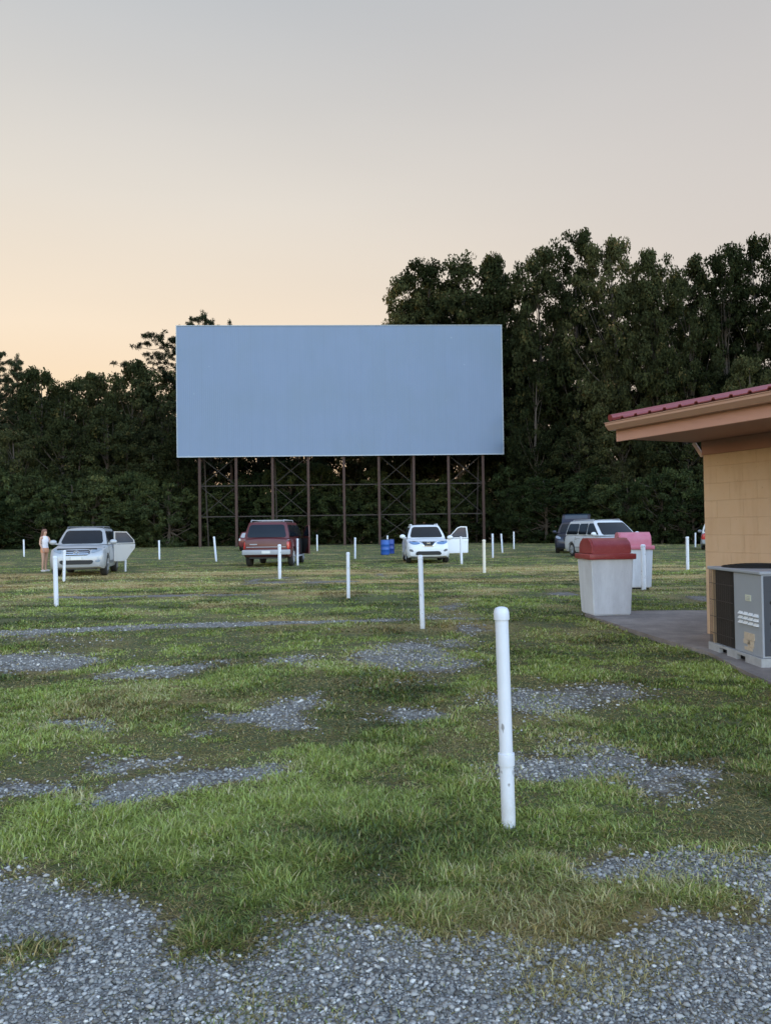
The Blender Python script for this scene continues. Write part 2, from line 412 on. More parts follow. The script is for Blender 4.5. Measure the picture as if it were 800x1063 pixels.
# ------------------------------------------------------------------ grass blades and loose stones (stuff)
rng = np.random.default_rng(3)
def polar_pts(n, r0, r1, half=36):
    r = np.exp(rng.uniform(math.log(r0), math.log(r1), n)); a = np.radians(rng.uniform(-half, half, n))
    return np.sin(a)*r, np.cos(a)*r
def m_blade():
    s = NT('grass_blades'); t = s.attr('tint'); q = s.attr('rnd')
    g = s.ramp(q, [(0.0, (0.024, 0.048, 0.010)), (0.45, (0.098, 0.170, 0.024)), (1.0, (0.28, 0.36, 0.058))])
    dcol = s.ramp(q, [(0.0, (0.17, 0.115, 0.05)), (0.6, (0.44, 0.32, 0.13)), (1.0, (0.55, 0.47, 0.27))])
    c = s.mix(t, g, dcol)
    d = s.n('ShaderNodeBsdfDiffuse'); s.l(c, d.inputs[0]); tr = s.n('ShaderNodeBsdfTranslucent'); s.l(c, tr.inputs[0])
    gl = s.n('ShaderNodeBsdfGlossy'); gl.inputs['Roughness'].default_value = 0.45
    mx = s.n('ShaderNodeMixShader'); mx.inputs[0].default_value = 0.3; s.l(d.outputs[0], mx.inputs[1]); s.l(tr.outputs[0], mx.inputs[2])
    m2 = s.n('ShaderNodeMixShader'); m2.inputs[0].default_value = 0.04; s.l(mx.outputs[0], m2.inputs[1]); s.l(gl.outputs[0], m2.inputs[2])
    s.l(m2.outputs[0], s.out.inputs[0]); return s.m
def grass():
    x, y = polar_pts(680000, 1.5, 88); x2, y2 = polar_pts(520000, 1.6, 9)
    x3, y3 = polar_pts(420000, 6.5, 40, 31)
    x = np.concatenate([x, x2, x3]); y = np.concatenate([y, y2, y3]); N = len(x)
    r = np.hypot(x, y)
    jx = rng.normal(0, 0.035, N)*np.clip(r/3, 1, 3); jy = rng.normal(0, 0.035, N)*np.clip(r/3, 1, 4)
    g = gravel_mask(x+jx, y+jy)
    cl = fbm(x*2.4, y*2.4, 81, 3) + clump(x, y); cl2 = fbm(x*9, y*9, 85, 2)
    cm = fbm(x*0.8, y*0.8, 83, 2); dens = np.clip(0.3 + (cl-0.33)*3.0 + (cm-0.5)*0.8, 0.6, 1) * np.clip(0.6+(cl2-0.3)*2.0, 0.6, 1)
    keep = np.where(g > 0.55, 0.045 + 0.16*(cl > 0.56), np.clip(1-g*0.9, 0.1, 1)*dens)
    hay = np.exp(-((x-0.65)/0.42)**2 - ((y-2.75)/0.35)**2) + 0.7*np.exp(-((x-1.0)/0.25)**2-((y-3.15)/0.2)**2)
    keep = np.maximum(keep, 0.42*np.clip(hay*1.3-0.25, 0, 1)*(cl2 > 0.42))
    keep *= ~inpoly(x, y, SLAB_W)
    keep *= forest_edge(x, y) < 2
    keep *= ~((x*0.91+y*0.415 > 7.72) & (x*0.415-y*0.91 > -7.33))
    k = rng.random(N) < keep
    x, y, r, cl, cl2, g, cm = x[k], y[k], r[k], cl[k], cl2[k], g[k], cm[k]
    n = len(x)
    golden = golden_mask(x, y)
    pd = 0.12 + 0.75*golden + 0.5*(g > 0.15) + 0.25*np.clip((0.45-cl)*4, 0, 1)
    tint = np.where(rng.random(n) < pd, rng.uniform(0.55, 1, n), rng.uniform(0, 0.28, n) + golden*0.25)
    q = np.clip(rng.normal(0.47, 0.27, n) + (fbm(x*1.1, y*1.1, 87, 3)-0.5)*1.7 + (fbm(x*0.3, y*1.7, 88, 3)-0.5)*1.5*np.clip(r/9, 0.3, 1) + (np.minimum(cl, 0.75)-0.45)*0.9 + (cl2-0.5)*0.5, 0, 1)
    h = (0.012 + 0.036*np.clip((cl-0.32)*2.4, 0.05, 1.1)*np.clip(cl2*1.5, 0.3, 1.3) + 0.008*(cm > 0.55)) * rng.uniform(0.55, 1.35, n)
    h = np.where(rng.random(n) < 0.015, h*1.5, h)
    h *= np.clip(1.0 - 0.25*(r > 30), 0.5, 1) * np.where(g > 0.3, 0.7, 1)
    wd = 0.0040 * np.clip(r/2.6, 0.9, 40)**0.86 * rng.uniform(0.7, 1.35, n)
    thatch = (rng.random(n) < 0.2+0.35*(cl < 0.45)) & (r < 14); h = np.where(thatch, rng.uniform(0.010, 0.028, n), h); tint = np.where(thatch, rng.uniform(0.5, 1, n), tint); q = np.where(thatch, rng.uniform(0, 0.8, n), q)
    a = rng.uniform(0, 2*math.pi, n); la = a + math.pi/2 + rng.normal(0, 0.5, n)
    lean = h*rng.uniform(0.4, 2.6, n)*np.where(thatch, 1.8, 1)
    lx = np.cos(la)*lean; ly = np.sin(la)*lean
    wx = np.cos(a)*wd/2; wy = np.sin(a)*wd/2
    z = hgt(x, y) - 0.004
    hz = h*np.clip(1.15-lean/h*0.4, 0.35, 1)
    P = np.empty((n, 5, 3))
    P[:,0] = np.stack([x-wx, y-wy, z], 1); P[:,1] = np.stack([x+wx, y+wy, z], 1)
    mx, my, mz = x+lx*0.35, y+ly*0.35, z+hz*0.65
    P[:,2] = np.stack([mx+wx*.8, my+wy*.8, mz], 1); P[:,3] = np.stack([mx-wx*.8, my-wy*.8, mz], 1)
    P[:,4] = np.stack([x+lx, y+ly, z+hz], 1)
    b = (np.arange(n)*5)[:, None]
    Fc = np.concatenate([b+[0,1,2], b+[0,2,3], b+[3,2,4]], 1).reshape(-1, 3)
    me = mesh_np('grass', P.reshape(-1, 3), Fc, m_blade(), {'tint': np.repeat(tint, 5), 'rnd': np.repeat(q, 5)})
    tag(link(bpy.data.objects.new('grass', me)), 'short patchy lawn grass with straw coloured blades covering the field', 'grass', kind='stuff')
grass()
def stones():
    N = 150000
    x, y = polar_pts(N, 1.5, 16)
    g = gravel_mask(x, y)
    k = (rng.random(N) < np.clip((g-0.2)*1.3, 0, 0.95)) | ((g > 0.05) & (rng.random(N) < 0.12)) | (rng.random(N) < 0.004)
    k &= ~inpoly(x, y, SLAB_W)
    x, y = x[k], y[k]; n = len(x); r = np.hypot(x, y)
    ph = (1+5**.5)/2
    ico = np.array([(-1,ph,0),(1,ph,0),(-1,-ph,0),(1,-ph,0),(0,-1,ph),(0,1,ph),(0,-1,-ph),(0,1,-ph),(ph,0,-1),(ph,0,1),(-ph,0,-1),(-ph,0,1)])/1.902
    fi = np.array([(0,11,5),(0,5,1),(0,1,7),(0,7,10),(0,10,11),(1,5,9),(5,11,4),(11,10,2),(10,7,6),(7,1,8),(3,9,4),(3,4,2),(3,2,6),(3,6,8),(3,8,9),(4,9,5),(2,4,11),(6,2,10),(8,6,7),(9,8,1)])
    sz = np.clip(rng.lognormal(math.log(0.0062), 0.38, n), 0.002, 0.0125) * np.clip(r/3.0, 0.9, 3)**0.45
    P = ico[None]*(1+rng.uniform(-0.45, 0.35, (n, 12, 1)))
    P = P * rng.uniform([0.8, 0.6, 0.4], [1.4, 1.1, 0.75], (n, 3))[:, None, :]
    # random tilt then heading
    t = rng.normal(0, 0.35, n)[:, None]; c, s_ = np.cos(t), np.sin(t)
    Y2 = P[:,:,1]*c - P[:,:,2]*s_; Z2 = P[:,:,1]*s_ + P[:,:,2]*c
    t = rng.uniform(0, 6.28, n)[:, None]; c, s_ = np.cos(t), np.sin(t)
    X3 = P[:,:,0]*c - Y2*s_; Y3 = P[:,:,0]*s_ + Y2*c
    P = np.stack([X3, Y3, Z2], 2)*sz[:, None, None]
    P += np.stack([x, y, hgt(x, y)+sz*rng.uniform(0.0, 0.5, n)], 1)[:, None, :]
    Fc = (fi[None] + (np.arange(n)*12)[:, None, None]).reshape(-1, 3)
    s = NT('crushed_stone'); q = s.attr('rnd')
    col = s.ramp(q, [(0.0, (0.062, 0.058, 0.053)), (0.3, (0.175, 0.166, 0.152)), (0.65, (0.34, 0.325, 0.30)), (0.9, (0.49, 0.47, 0.435)), (1.0, (0.66, 0.63, 0.57))])
    col = s.mix(s.ramp(s.noise(s.coord(), 300, 3), [(0.4, 0.0), (0.8, 0.6)]), col, (0.20, 0.19, 0.17))
    s.pbr(col, 0.8, spec=0.35)
    me = mesh_np('gravel', P.reshape(-1, 3), Fc, s.m, {'rnd': np.repeat(np.clip(rng.normal(0.5, 0.24, n), 0, 1), 12)})
    tag(link(bpy.data.objects.new('gravel', me)), 'loose grey crushed stones lying in the bare patches of the lawn', 'gravel', kind='stuff')
stones()

# ------------------------------------------------------------------ trees
def m_leaf(name, dark, light, warm):
    s = NT(name); q = s.attr('rnd'); oi = s.n('ShaderNodeObjectInfo').outputs['Random']
    c = s.ramp(q, [(0.0, dark), (0.7, light), (1.0, warm)])
    hs = s.n('ShaderNodeHueSaturation'); s.l(c, hs.inputs['Color'])
    hs.inputs['Saturation'].default_value = 0.95
    s.l(s.math('ADD', s.math('MULTIPLY', oi, 0.95), 0.48), hs.inputs['Value'])
    s.l(s.math('ADD', s.math('MULTIPLY', oi, -0.05), 0.52), hs.inputs['Hue'])
    d = s.n('ShaderNodeBsdfDiffuse'); s.l(hs.outputs[0], d.inputs[0]); tr = s.n('ShaderNodeBsdfTranslucent'); s.l(hs.outputs[0], tr.inputs[0])
    mx = s.n('ShaderNodeMixShader'); mx.inputs[0].default_value = 0.3; s.l(d.outputs[0], mx.inputs[1]); s.l(tr.outputs[0], mx.inputs[2])
    s.l(mx.outputs[0], s.out.inputs[0]); return s.m
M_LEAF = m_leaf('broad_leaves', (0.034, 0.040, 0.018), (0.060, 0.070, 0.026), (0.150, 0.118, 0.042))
M_BUSH = m_leaf('bush_leaves', (0.032, 0.044, 0.019), (0.058, 0.080, 0.028), (0.11, 0.12, 0.042))
M_NEEDLE = m_leaf('pine_needles', (0.026, 0.036, 0.020), (0.042, 0.055, 0.026), (0.075, 0.068, 0.032))
M_BARK = simple('grey_brown_bark', (0.085, 0.066, 0.050), 0.9, var=0.5, scale=7, bump=0.03, bscale=12)
M_PBARK = simple('reddish_pine_bark', (0.12, 0.075, 0.052), 0.9, var=0.4, scale=6, bump=0.03, bscale=12)

def leaf_mesh(name, mat, centres, radii, nper, size, flat, seed, aspect=0.62, qb=None):
    """small diamond leaves filling clumps"""
    g = np.random.default_rng(seed)
    C = np.repeat(centres, nper, 0); Rr = np.repeat(radii, nper, 0)
    n = len(C)
    d = g.normal(size=(n, 3)); d /= np.linalg.norm(d, axis=1)[:, None]
    u = g.random((n, 1))**0.42
    P = C + d*u*Rr
    nrm = d*0.8 + g.normal(size=(n, 3))*0.7 + np.array([0, 0, 0.35]); nrm /= np.linalg.norm(nrm, axis=1)[:, None]
    t = np.cross(nrm, g.normal(size=(n, 3))); t /= np.linalg.norm(t, axis=1)[:, None]
    b = np.cross(nrm, t)
    s = (size*g.uniform(0.6, 1.35, n))[:, None]
    t = t*s*0.5; b = b*s*0.5*aspect
    droop = np.array([0, 0, -1])*s*0.12
    V = np.stack([P - t + droop, P - b, P + t + droop, P + b], 1).reshape(-1, 3)
    Fc = np.arange(n*4).reshape(-1, 4)
    q = np.repeat(g.normal(0.35, 0.22, len(centres)) if qb is None else qb, nper) + g.normal(0, 0.16, n)
    return mesh_np(name, V, Fc, mat, {'rnd': np.repeat(np.clip(q, 0, 1), 4)}, ngon=4)

def wood_mesh(name, mat, H, r0, centres, seed, lean=0.0, limbs=40, top=0.92, start=0.25):
    g = np.random.default_rng(seed); bm = nb()
    ph = g.uniform(0, 6); pts = []; rr = []
    for i in range(9):
        t = i/8
        pts.append((math.sin(t*4+ph)*0.02*H*t + lean*t*t, math.cos(t*3.1+ph)*0.02*H*t, t*H*top)); rr.append(r0*(1-t)**0.8*0.95 + 0.03 + (0.35*r0 if i == 0 else 0))
    tube(bm, pts, rr, 8)
    P = np.array(pts)
    idx = g.permutation(len(centres))[:limbs]
    for i in idx:
        c = centres[i]
        zz = max(start*H, c[2] - (0.03 if 'pine' in name else 0.18)*H - g.uniform(0, 0.1 if 'pine' not in name else 0.02)*H); zz = min(zz, H*top*0.95)
        b = np.array([np.interp(zz, P[:, 2], P[:, k]) for k in range(3)])
        mid = (b*0.45 + c*0.55) + g.normal(0, 0.25, 3) + np.array([0, 0, -0.3])
        rb = max(0.05, np.interp(zz, P[:, 2], rr)*0.42)
        tube(bm, [b, (b+mid)/2+g.normal(0, .1, 3), mid, c], [rb*.8, rb*0.6, rb*0.4, 0.015], 5, cap=False)
    bmesh.ops.recalc_face_normals(bm, faces=bm.faces)
    me = bpy.data.meshes.new(name); bm.to_mesh(me); bm.free(); me.materials.append(mat)
    me.polygons.foreach_set('use_smooth', [True]*len(me.polygons)); return me

def broad_kind(seed, H=20.0, Rad=4.6, base=0.10, nclump=330, nper=64, size=0.31, gap=0.36, lump=0.75):
    g = np.random.default_rng(seed)
    # uneven envelope, clumps of leaves with gaps between the boughs
    N = nclump*6
    t = g.random(N)**0.85; a = g.uniform(-math.pi, math.pi, N)
    prof = np.where(t > 0.5, np.sqrt(np.clip(1-((t-0.5)/0.53)**2, 0, 1)), 0.72+0.56*t)
    ln = vn(np.cos(a)*1.6+seed, np.sin(a)*1.6+t*H*0.30, seed)
    env = Rad*prof*(1-lump/2+lump*ln)
    u = g.random(N)**0.42
    x = np.cos(a)*env*u; y = np.sin(a)*env*u; z = H*(base+(0.985-base)*t) - np.abs(g.normal(0, 0.35, N))
    z = z + (vn(x*0.6+seed, y*0.6, seed+3)-0.5)*H*0.11*(t > 0.6)
    nz = 0.6*vn(x*0.45+z*0.5+seed, y*0.45-z*0.38, seed+5) + 0.4*vn(x*0.9-z*0.8, y*0.9+z*0.7+seed, seed+9)
    k = np.where(nz > gap)[0][:nclump]
    cs = np.stack([x, y, z], 1)[k]; nz = nz[k]
    kk = g.uniform(0.5, 1.05, len(cs))*(H/20)**0.5; rs = np.stack([kk, kk, kk*0.62], 1)
    cs[:, 2] = np.minimum(cs[:, 2], H - rs[:, 2]*0.8)
    qb = g.normal(0.26, 0.15, len(cs)) + 0.25*(nz-0.5) + 0.55*np.clip(cs[:, 2]/H-0.6, 0, 1)  # random tone, plus a warm sunlit highlight painted into the crown tops
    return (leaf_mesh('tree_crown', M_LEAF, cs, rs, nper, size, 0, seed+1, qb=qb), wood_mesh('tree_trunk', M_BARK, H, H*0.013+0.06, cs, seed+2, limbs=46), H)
def bush_kind(seed, H=5.0, Rad=3.0, nclump=60, nper=170, size=0.24):
    g = np.random.default_rng(seed)
    a = g.uniform(0, 6.28, nclump); u = g.random(nclump)**0.6; t = g.random(nclump)
    env = Rad*(1-t**2.2)**0.5
    cs = np.stack([np.cos(a)*u*env, np.sin(a)*u*env, H*(0.06+0.86*t)], 1)
    k = g.uniform(0.4, 0.8, nclump); rs = np.stack([k, k, k*0.75], 1)
    return (leaf_mesh('bush_crown', M_BUSH, cs, rs, nper, size, 0, seed+1), wood_mesh('bush_stem', M_BARK, H*0.8, 0.08, cs, seed+2, limbs=18, start=0.05), H)
def pine_kind(seed, H=17.0, Rad=3.6, side=0.0, nb_=44, nper=26, lo=0.46, tap=0.80):
    """open pine: separate boughs at many heights, each a spray of small needle tufts"""
    g = np.random.default_rng(seed); cs = []; rs = []; tips = []
    for i in range(nb_):
        t = (i+0.5)/nb_; z = H*(lo+(0.96-lo)*t)
        a = i*2.4+g.uniform(-0.5, 0.5); e = Rad*(1.06-tap*t)*g.uniform(0.45, 0.97)
        if side: e *= 1 + side*max(-0.6, -math.cos(a))
        up_ = g.uniform(-0.10, 0.30)
        for q in np.arange(0.38, 1.01, 0.085):
            sp = 0.16*e*(1.15-q)+0.10
            for r2 in range(2):
                cs.append([math.cos(a)*e*q+g.normal(0, sp), math.sin(a)*e*q+g.normal(0, sp), z + up_*e*q*q + g.normal(0, 0.07)])
                rr = g.uniform(0.20, 0.36); rs.append([rr, rr, rr*0.5])
        tips.append([math.cos(a)*e, math.sin(a)*e, z+up_*e])
    for k in range(6): cs.append([g.normal(0, .12), g.normal(0, .12), H*(0.96+0.006*k)]); rs.append([.25, .25, .2])
    cs = np.array(cs); rs = np.array(rs)
    wm = wood_mesh('pine_trunk', M_PBARK, H, 0.22, np.array(tips), seed+2, limbs=60, top=0.985, start=0.42)
    return (leaf_mesh('pine_crown', M_NEEDLE, cs, rs, nper, 0.30, 0, seed+1, aspect=0.17), wm, H)

KB = [broad_kind(101, 22, 5.0, nclump=320, nper=90, gap=0.42), broad_kind(202, 22, 4.8, base=0.14, nclump=290, nper=90, gap=0.46, lump=0.9), broad_kind(303, 20, 5.0, base=0.08, nclump=320, nper=90, gap=0.42), broad_kind(404, 22, 4.8, base=0.2, nclump=280, nper=90, gap=0.48, lump=1.0)]
KM = [broad_kind(505, 13, 3.8, base=0.05, nclump=260, size=0.27), broad_kind(606, 13, 3.5, base=0.05, nclump=240, size=0.25, lump=0.9)]
KP = [pine_kind(707, 17, 4.4, nb_=36, lo=0.60, tap=0.55), pine_kind(808, 17, 4.8, side=1.0, nb_=34, nper=34, lo=0.66, tap=0.45), pine_kind(909, 15, 3.2)]
KU = []
for sd_, h_, r_, gp_, lp_ in ((111, 6, 3.3, 0.34, 1.0), (222, 7, 2.8, 0.38, 1.1), (333, 5, 3.6, 0.36, 1.0), (444, 8, 3.0, 0.42, 1.2)):
    cm_, wm__, H_ = broad_kind(sd_, h_, r_, base=0.0, nclump=150, nper=80, size=0.22, gap=gp_, lump=lp_)
    cm_.materials[0] = M_BUSH; KU.append((cm_, wm__, H_))
def stand(kind, name, crown, trunk, px, top, Y, rz, sxy, label, cat='tree', group=None):
    p = at(px, 550, Y); h = at(px, top, Y).z
    cm, wm, H = kind
    s = h/H
    root = thing(name, label, cat, (p.x, p.y, -0.05), rz, group)
    for nm, me_ in ((trunk, wm), (crown, cm)):
        o = link(bpy.data.objects.new(nm, me_), root)
        o.scale = (sxy, sxy, s)
    return root
WH = [(30, 'at the edge of the picture beyond the silver car'), (75, 'beyond the woman and the silver car'), (125, 'beyond the open door of the silver car'), (185, 'between the silver car and the screen legs'),
 (235, 'below the screen corner nearest the silver car'), (275, 'behind the two dark red cars'), (325, 'under the screen past the big red car'), (375, 'under the middle of the screen'), (415, 'behind the blue drums'), (470, 'behind the white car under the screen'),
 (527, 'behind the last screen posts and the open white door'), (575, 'between the screen edge and the navy car'), (625, 'behind the navy car and pale minivan'), (680, 'behind the pink topped bin'), (733, 'just before the wall corner of the building'), (2000, 'hidden behind the building')]
def where(px):
    for a, b in WH:
        if px < a: return b
def fe(px): return float(np.interp(px, [-400, 500, 730, 900, 1400], [84, 82, 62, 58, 50]))
tr = random.Random(5)
# skyline of the tall wood beside and beyond the screen
SKY_R = [
 (419, 288, 'tall broadleaf tree rising over the screen top, outermost of the tall wood'),
 (448, 270, 'tall rounded tree rising over the screen top, second from the sunset edge'),
 (480, 266, 'tall tree rising over the screen top, third from the sunset edge of the wood'),
 (524, 262, 'tall tree standing directly above the top corner of the screen by the wood'),
 (566, 252, 'tall tree just past the corner of the screen, below the highest crown'),
 (604, 240, 'tall tree with gapped crown, first half of the wood\'s high double crest'),
 (644, 238, 'highest broad crown of the wood between the screen and the building roof'),
 (684, 256, 'tall tree beside the notch in the skyline above the eave tip of the building'),
 (722, 262, 'tall tree beyond the red roof with lower rounded crown, past the skyline notch'),
 (756, 256, 'tall dark tree above the red roof, next to the peaked one'),
 (792, 236, 'tallest dark tree above the red roof at the picture edge'),
 (835, 230, None), (880, 240, None)]
sc_w = [4.6, 4.2, 4.4, 4.6, 4.4, 4.5, 4.8, 4.3, 4.0, 4.2, 4.6, 4.4, 4.4]
for i, (px, top, lab) in enumerate(SKY_R):
    Y = fe(px) + 7 + tr.uniform(0, 3)
    stand(KB[(i*3+1) % 4], 'broadleaf_tree', 'crown', 'trunk', px, top, Y, tr.uniform(0, 6), (0.74 if i == 0 else 0.95 if i < 4 else 0.88)*tr.uniform(.92, 1.1)*Y/92, lab or 'tall dark broadleaf tree hidden behind the building roof', group='tall trees of the wood by the screen')
for i, px in enumerate(range(430, 860, 47)):
    Y = fe(px) + 14 + tr.uniform(0, 4)
    stand(KB[(i*5+2) % 4], 'broadleaf_tree', 'crown', 'trunk', px+tr.uniform(-8, 8), 300+tr.uniform(-12, 30), Y, tr.uniform(0, 6), tr.uniform(.9, 1.1)*Y/92, "dark tall tree, second row, " + where(px), group="second row of the tall wood " + where(px))
for i, px in enumerate(range(532, 880, 31)):
    Y = fe(px) + 3.5 + tr.uniform(0, 2.5)
    stand(KM[i % 2], 'young_tree', 'crown', 'trunk', px+tr.uniform(-7, 7), (415, 372, 440, 395, 430, 360, 420)[i % 7]+tr.uniform(-10, 10), Y, tr.uniform(0, 6), tr.uniform(.85, 1.1)*Y/85, "leafy lower tree, " + where(px), group="lower trees along the face of the tall wood " + where(px))
# trees hidden behind the screen and seen between its posts
for i, px in enumerate(range(196, 420, 24)):
    Y = 93 + tr.uniform(0, 5)
    stand(KB[(i+3) % 4] if i % 2 else KM[i % 2], 'broadleaf_tree', 'crown', 'trunk', px, 375+tr.uniform(-15, 25), Y, tr.uniform(0, 6), tr.uniform(.85, 1.05), "dark woodland tree, " + where(px), group="trees behind the screen " + where(px))
# left wood
LEFT = [
 (-8, 356, 'p', 0, 'tall pine with open branches at the picture edge above the silver car'),
 (18, 366, 'p', 2, 'thin topped pine just inside the picture edge above the silver car'),
 (42, 381, 'b', 0, 'rounded tree between the thin topped pine and the low dip of the skyline'),
 (68, 395, 'b', 1, 'small rounded crown in the lowest dip of the skyline'),
 (92, 386, 'b', 0, 'dark rounded crown straight above the open door of the silver car'),
 (112, 392, 'b', 1, 'brownish crown next to the layered pine by the screen'),
 (140, 374, 'b', 0, 'dense crown below the long flat branches of the layered pine'),
 (188, 336, 'p', 1, 'layered pine reaching flat branches out beside the screen edge'),
 (212, 320, 'p', 0, 'pine whose tip shows above the top corner of the screen'),
 (240, 331, 'p', 2, 'pine whose last twigs peep over the screen top edge'),
 (168, 385, 'b', 1, 'dark tree tight beside the edge of the screen')]
for px, top, k, v, lab in LEFT:
    Y = 91 + tr.uniform(0, 5) + (3 if k == 'p' else 0)
    if k == 'p': stand(KP[v], 'pine_tree', 'crown', 'trunk', px, top, Y, (0.0 if v == 1 else tr.uniform(0, 6)), 1.15 if v == 1 else 1.0, lab)
    else: stand(KM[v], 'broadleaf_tree', 'crown', 'trunk', px, top, Y, tr.uniform(0, 6), tr.uniform(.95, 1.2), lab)
for i, px in enumerate(range(-20, 190, 22)):
    stand(KM[i % 2], 'broadleaf_tree', 'crown', 'trunk', px+tr.uniform(-6, 6), 410+tr.uniform(-6, 22), 97+tr.uniform(0, 5), tr.uniform(0, 6), tr.uniform(1, 1.3), "dark back row tree, " + where(px), group="back row of the low wood " + where(px))
for i, px in enumerate(range(-14, 200, 25)):
    Y = 86.5 + tr.uniform(0, 2)
    stand(KM[(i+1) % 2], 'young_tree', 'crown', 'trunk', px+tr.uniform(-6, 6), (470, 445, 478, 432, 455, 420, 440, 462, 450)[i % 9], Y, tr.uniform(0, 6), tr.uniform(.8, 1.05), "bright leafed young tree, " + where(px), group="young trees along the edge of the low wood " + where(px))
# undergrowth
for i, px in enumerate(list(range(-25, 900, 17))):
    Y = fe(px) + tr.uniform(0.8, 2.6); behind = 185 < px < 525
    if behind: Y += 4
    top = at(px, 550, Y).z*0 + (tr.uniform(482, 528) if not behind else tr.uniform(505, 535))
    stand(KU[(i*3) % 4], 'bush', 'foliage', 'stem', px+tr.uniform(-4, 4), top, Y, tr.uniform(0, 6), tr.uniform(.8, 1.15)*Y/84, "low undergrowth bush, " + where(px), 'bush', group="undergrowth bushes along the wood " + where(px))
for i, px in enumerate(list(range(-15, 900, 29))):
    Y = fe(px) + tr.uniform(3, 6) + (3 if 185 < px < 525 else 0)
    stand(KU[(i*3+1) % 4], 'bush', 'foliage', 'stem', px+tr.uniform(-4, 4), tr.uniform(470, 500), Y, tr.uniform(0, 6), tr.uniform(.9, 1.25)*Y/84, "tall shaded bush, " + where(px), 'bush', group="tall bushes between the trunks " + where(px))

for i, px in enumerate(range(-60, -520, -27)):  # unseen trees added out of view, carrying on the wood to block the low sun
    stand((KB[i % 4] if i % 3 else KM[i % 2]), 'broadleaf_tree', 'crown', 'trunk', px, 372+tr.uniform(-20, 15), 92+tr.uniform(0, 7), tr.uniform(0, 6), tr.uniform(1.1, 1.4), 'unseen tree added past the picture edge to keep the low sun off the field', group='unseen trees added past the picture edge to block the sun')

# ------------------------------------------------------------------ the screen
def m_screen():
    s = NT('painted_screen_sheets'); v = s.coord()
    n = s.noise(s.mapping(v, (0.5, 1, 0.06)), 3.0, 5, 0.7)
    n2 = s.noise(v, 0.18, 3, 0.6)
    c = s.mix(s.ramp(n, [(0.35, 0.0), (0.8, 1.0)]), (0.190, 0.245, 0.345), (0.178, 0.232, 0.328))
    c = s.mix(s.ramp(n2, [(0.45, 0.0), (0.7, 0.6)]), c, (0.175, 0.228, 0.300))
    sx = s.n('ShaderNodeSeparateXYZ'); s.l(v, sx.inputs[0])
    fr = s.math('FRACT', s.math('MULTIPLY', sx.outputs[0], 1/1.22))
    seam = s.ramp(fr, [(0.0, 1.0), (0.03, 0.0), (0.97, 0.0), (1.0, 1.0)])
    c = s.mix(s.math('MULTIPLY', seam, 0.14), c, (0.14, 0.15, 0.17))
    wv = s.n('ShaderNodeTexWave', wave_type='BANDS', bands_direction='X'); s.l(v, wv.inputs[0]); wv.inputs['Scale'].default_value = 1.6
    sp = s.ramp(s.noise(v, 1.4, 2, 0.4), [(0.76, 0.0), (0.79, 1.0)])
    c = s.mix(s.math('MULTIPLY', sp, 0.35), c, (0.35, 0.42, 0.50))
    return s.pbr(c, 0.75, nrm=s.bump(wv.outputs['Fac'], 0.004), spec=0.2)
M_SCREEN = m_screen()
M_WHITEMET = simple('white_trim', (0.75, 0.76, 0.78), 0.5)
M_STRIM = simple('grey_screen_trim', (0.34, 0.38, 0.42), 0.6)
M_POST = simple('rusty_brown_post', (0.055, 0.030, 0.023), 0.85, var=0.45, scale=2.5, bump=0.01)
M_BRACE = simple('weathered_brace', (0.036, 0.028, 0.023), 0.85, var=0.3, scale=2)
YL, YR = 79.4, 80.9
BL = at(184.5, 473.5, YL); BR = at(522, 471, YR); TL = at(182, 336, YL)
ang_s = math.atan2(YR-YL, BR.x-BL.x); Ws = math.hypot(BR.x-BL.x, YR-YL)
z0 = (BL.z+BR.z)/2; z1 = z0 + (TL.z-BL.z)*0.985
scr = thing('movie_screen', 'huge blank pale blue drive-in screen raised on rusty brown posts before the wood', 'screen', (BL.x, BL.y, 0), ang_s)
bm = nb(); box(bm, 0, Ws, 0, 0.12, z0, z1); obj('screen_panel', bm, M_SCREEN, scr)
for nm, a in (('bottom_trim', (0, Ws, -0.05, 0.14, z0-0.10, z0-0.003)), ('top_trim', (0, Ws, -0.05, 0.14, z1+0.003, z1+0.07)), ('side_trim', (-0.09, -0.003, -0.05, 0.14, z0-0.10, z1+0.07)), ('side_trim', (Ws+0.003, Ws+0.09, -0.05, 0.14, z0-0.10, z1+0.07))):
    bm = nb(); box(bm, *a); obj(nm, bm, M_STRIM, scr)
posts_u = [Ws*(x-184.5)/337.5 for x in (206, 243.5, 281, 318, 355, 391.5, 428, 464.5, 501)]
for u in posts_u:
    bm = nb(); box(bm, u-0.125, u+0.125, 0.20, 0.48, -0.3, z1-0.2, 0.02); obj('post', bm, M_POST, scr)
zr1 = CAM_Z + (551-502)/F*80; zr2 = CAM_Z + (551-534)/F*80
for z in (zr1, zr2):
    bm = nb(); box(bm, posts_u[0]-0.1, posts_u[-1]+0.3, 0.50, 0.57, z-0.05, z+0.05); obj('rail', bm, M_BRACE, scr)
bays = [(0, [(z0, zr1), (zr1, zr2)]), (2, [(z0, zr1), (zr1, zr2)]), (5, [(z0, zr1), (zr1, zr2), (zr2, 0.5)]), (7, [(z0, zr1), (zr1, zr2)])]
for b, spans in bays:
    ua, ub = posts_u[b], posts_u[b+1]
    for k, (za, zb) in enumerate(spans):
        bm = nb(); bar(bm, (ua, 0.68, za), (ub, 0.68, zb), 0.075, 0.05); obj('cross_brace', bm, M_BRACE, scr)
        bm = nb(); bar(bm, (ua, 0.76, zb), (ub, 0.76, za), 0.075, 0.05); obj('cross_brace', bm, M_BRACE, scr)
# raking back legs that hold the screen up
for u in posts_u[::2]:
    bm = nb(); bar(bm, (u, 0.60, z1-2.5), (u, 5.2, -0.2), 0.13, 0.13); obj('back_leg', bm, M_BRACE, scr)

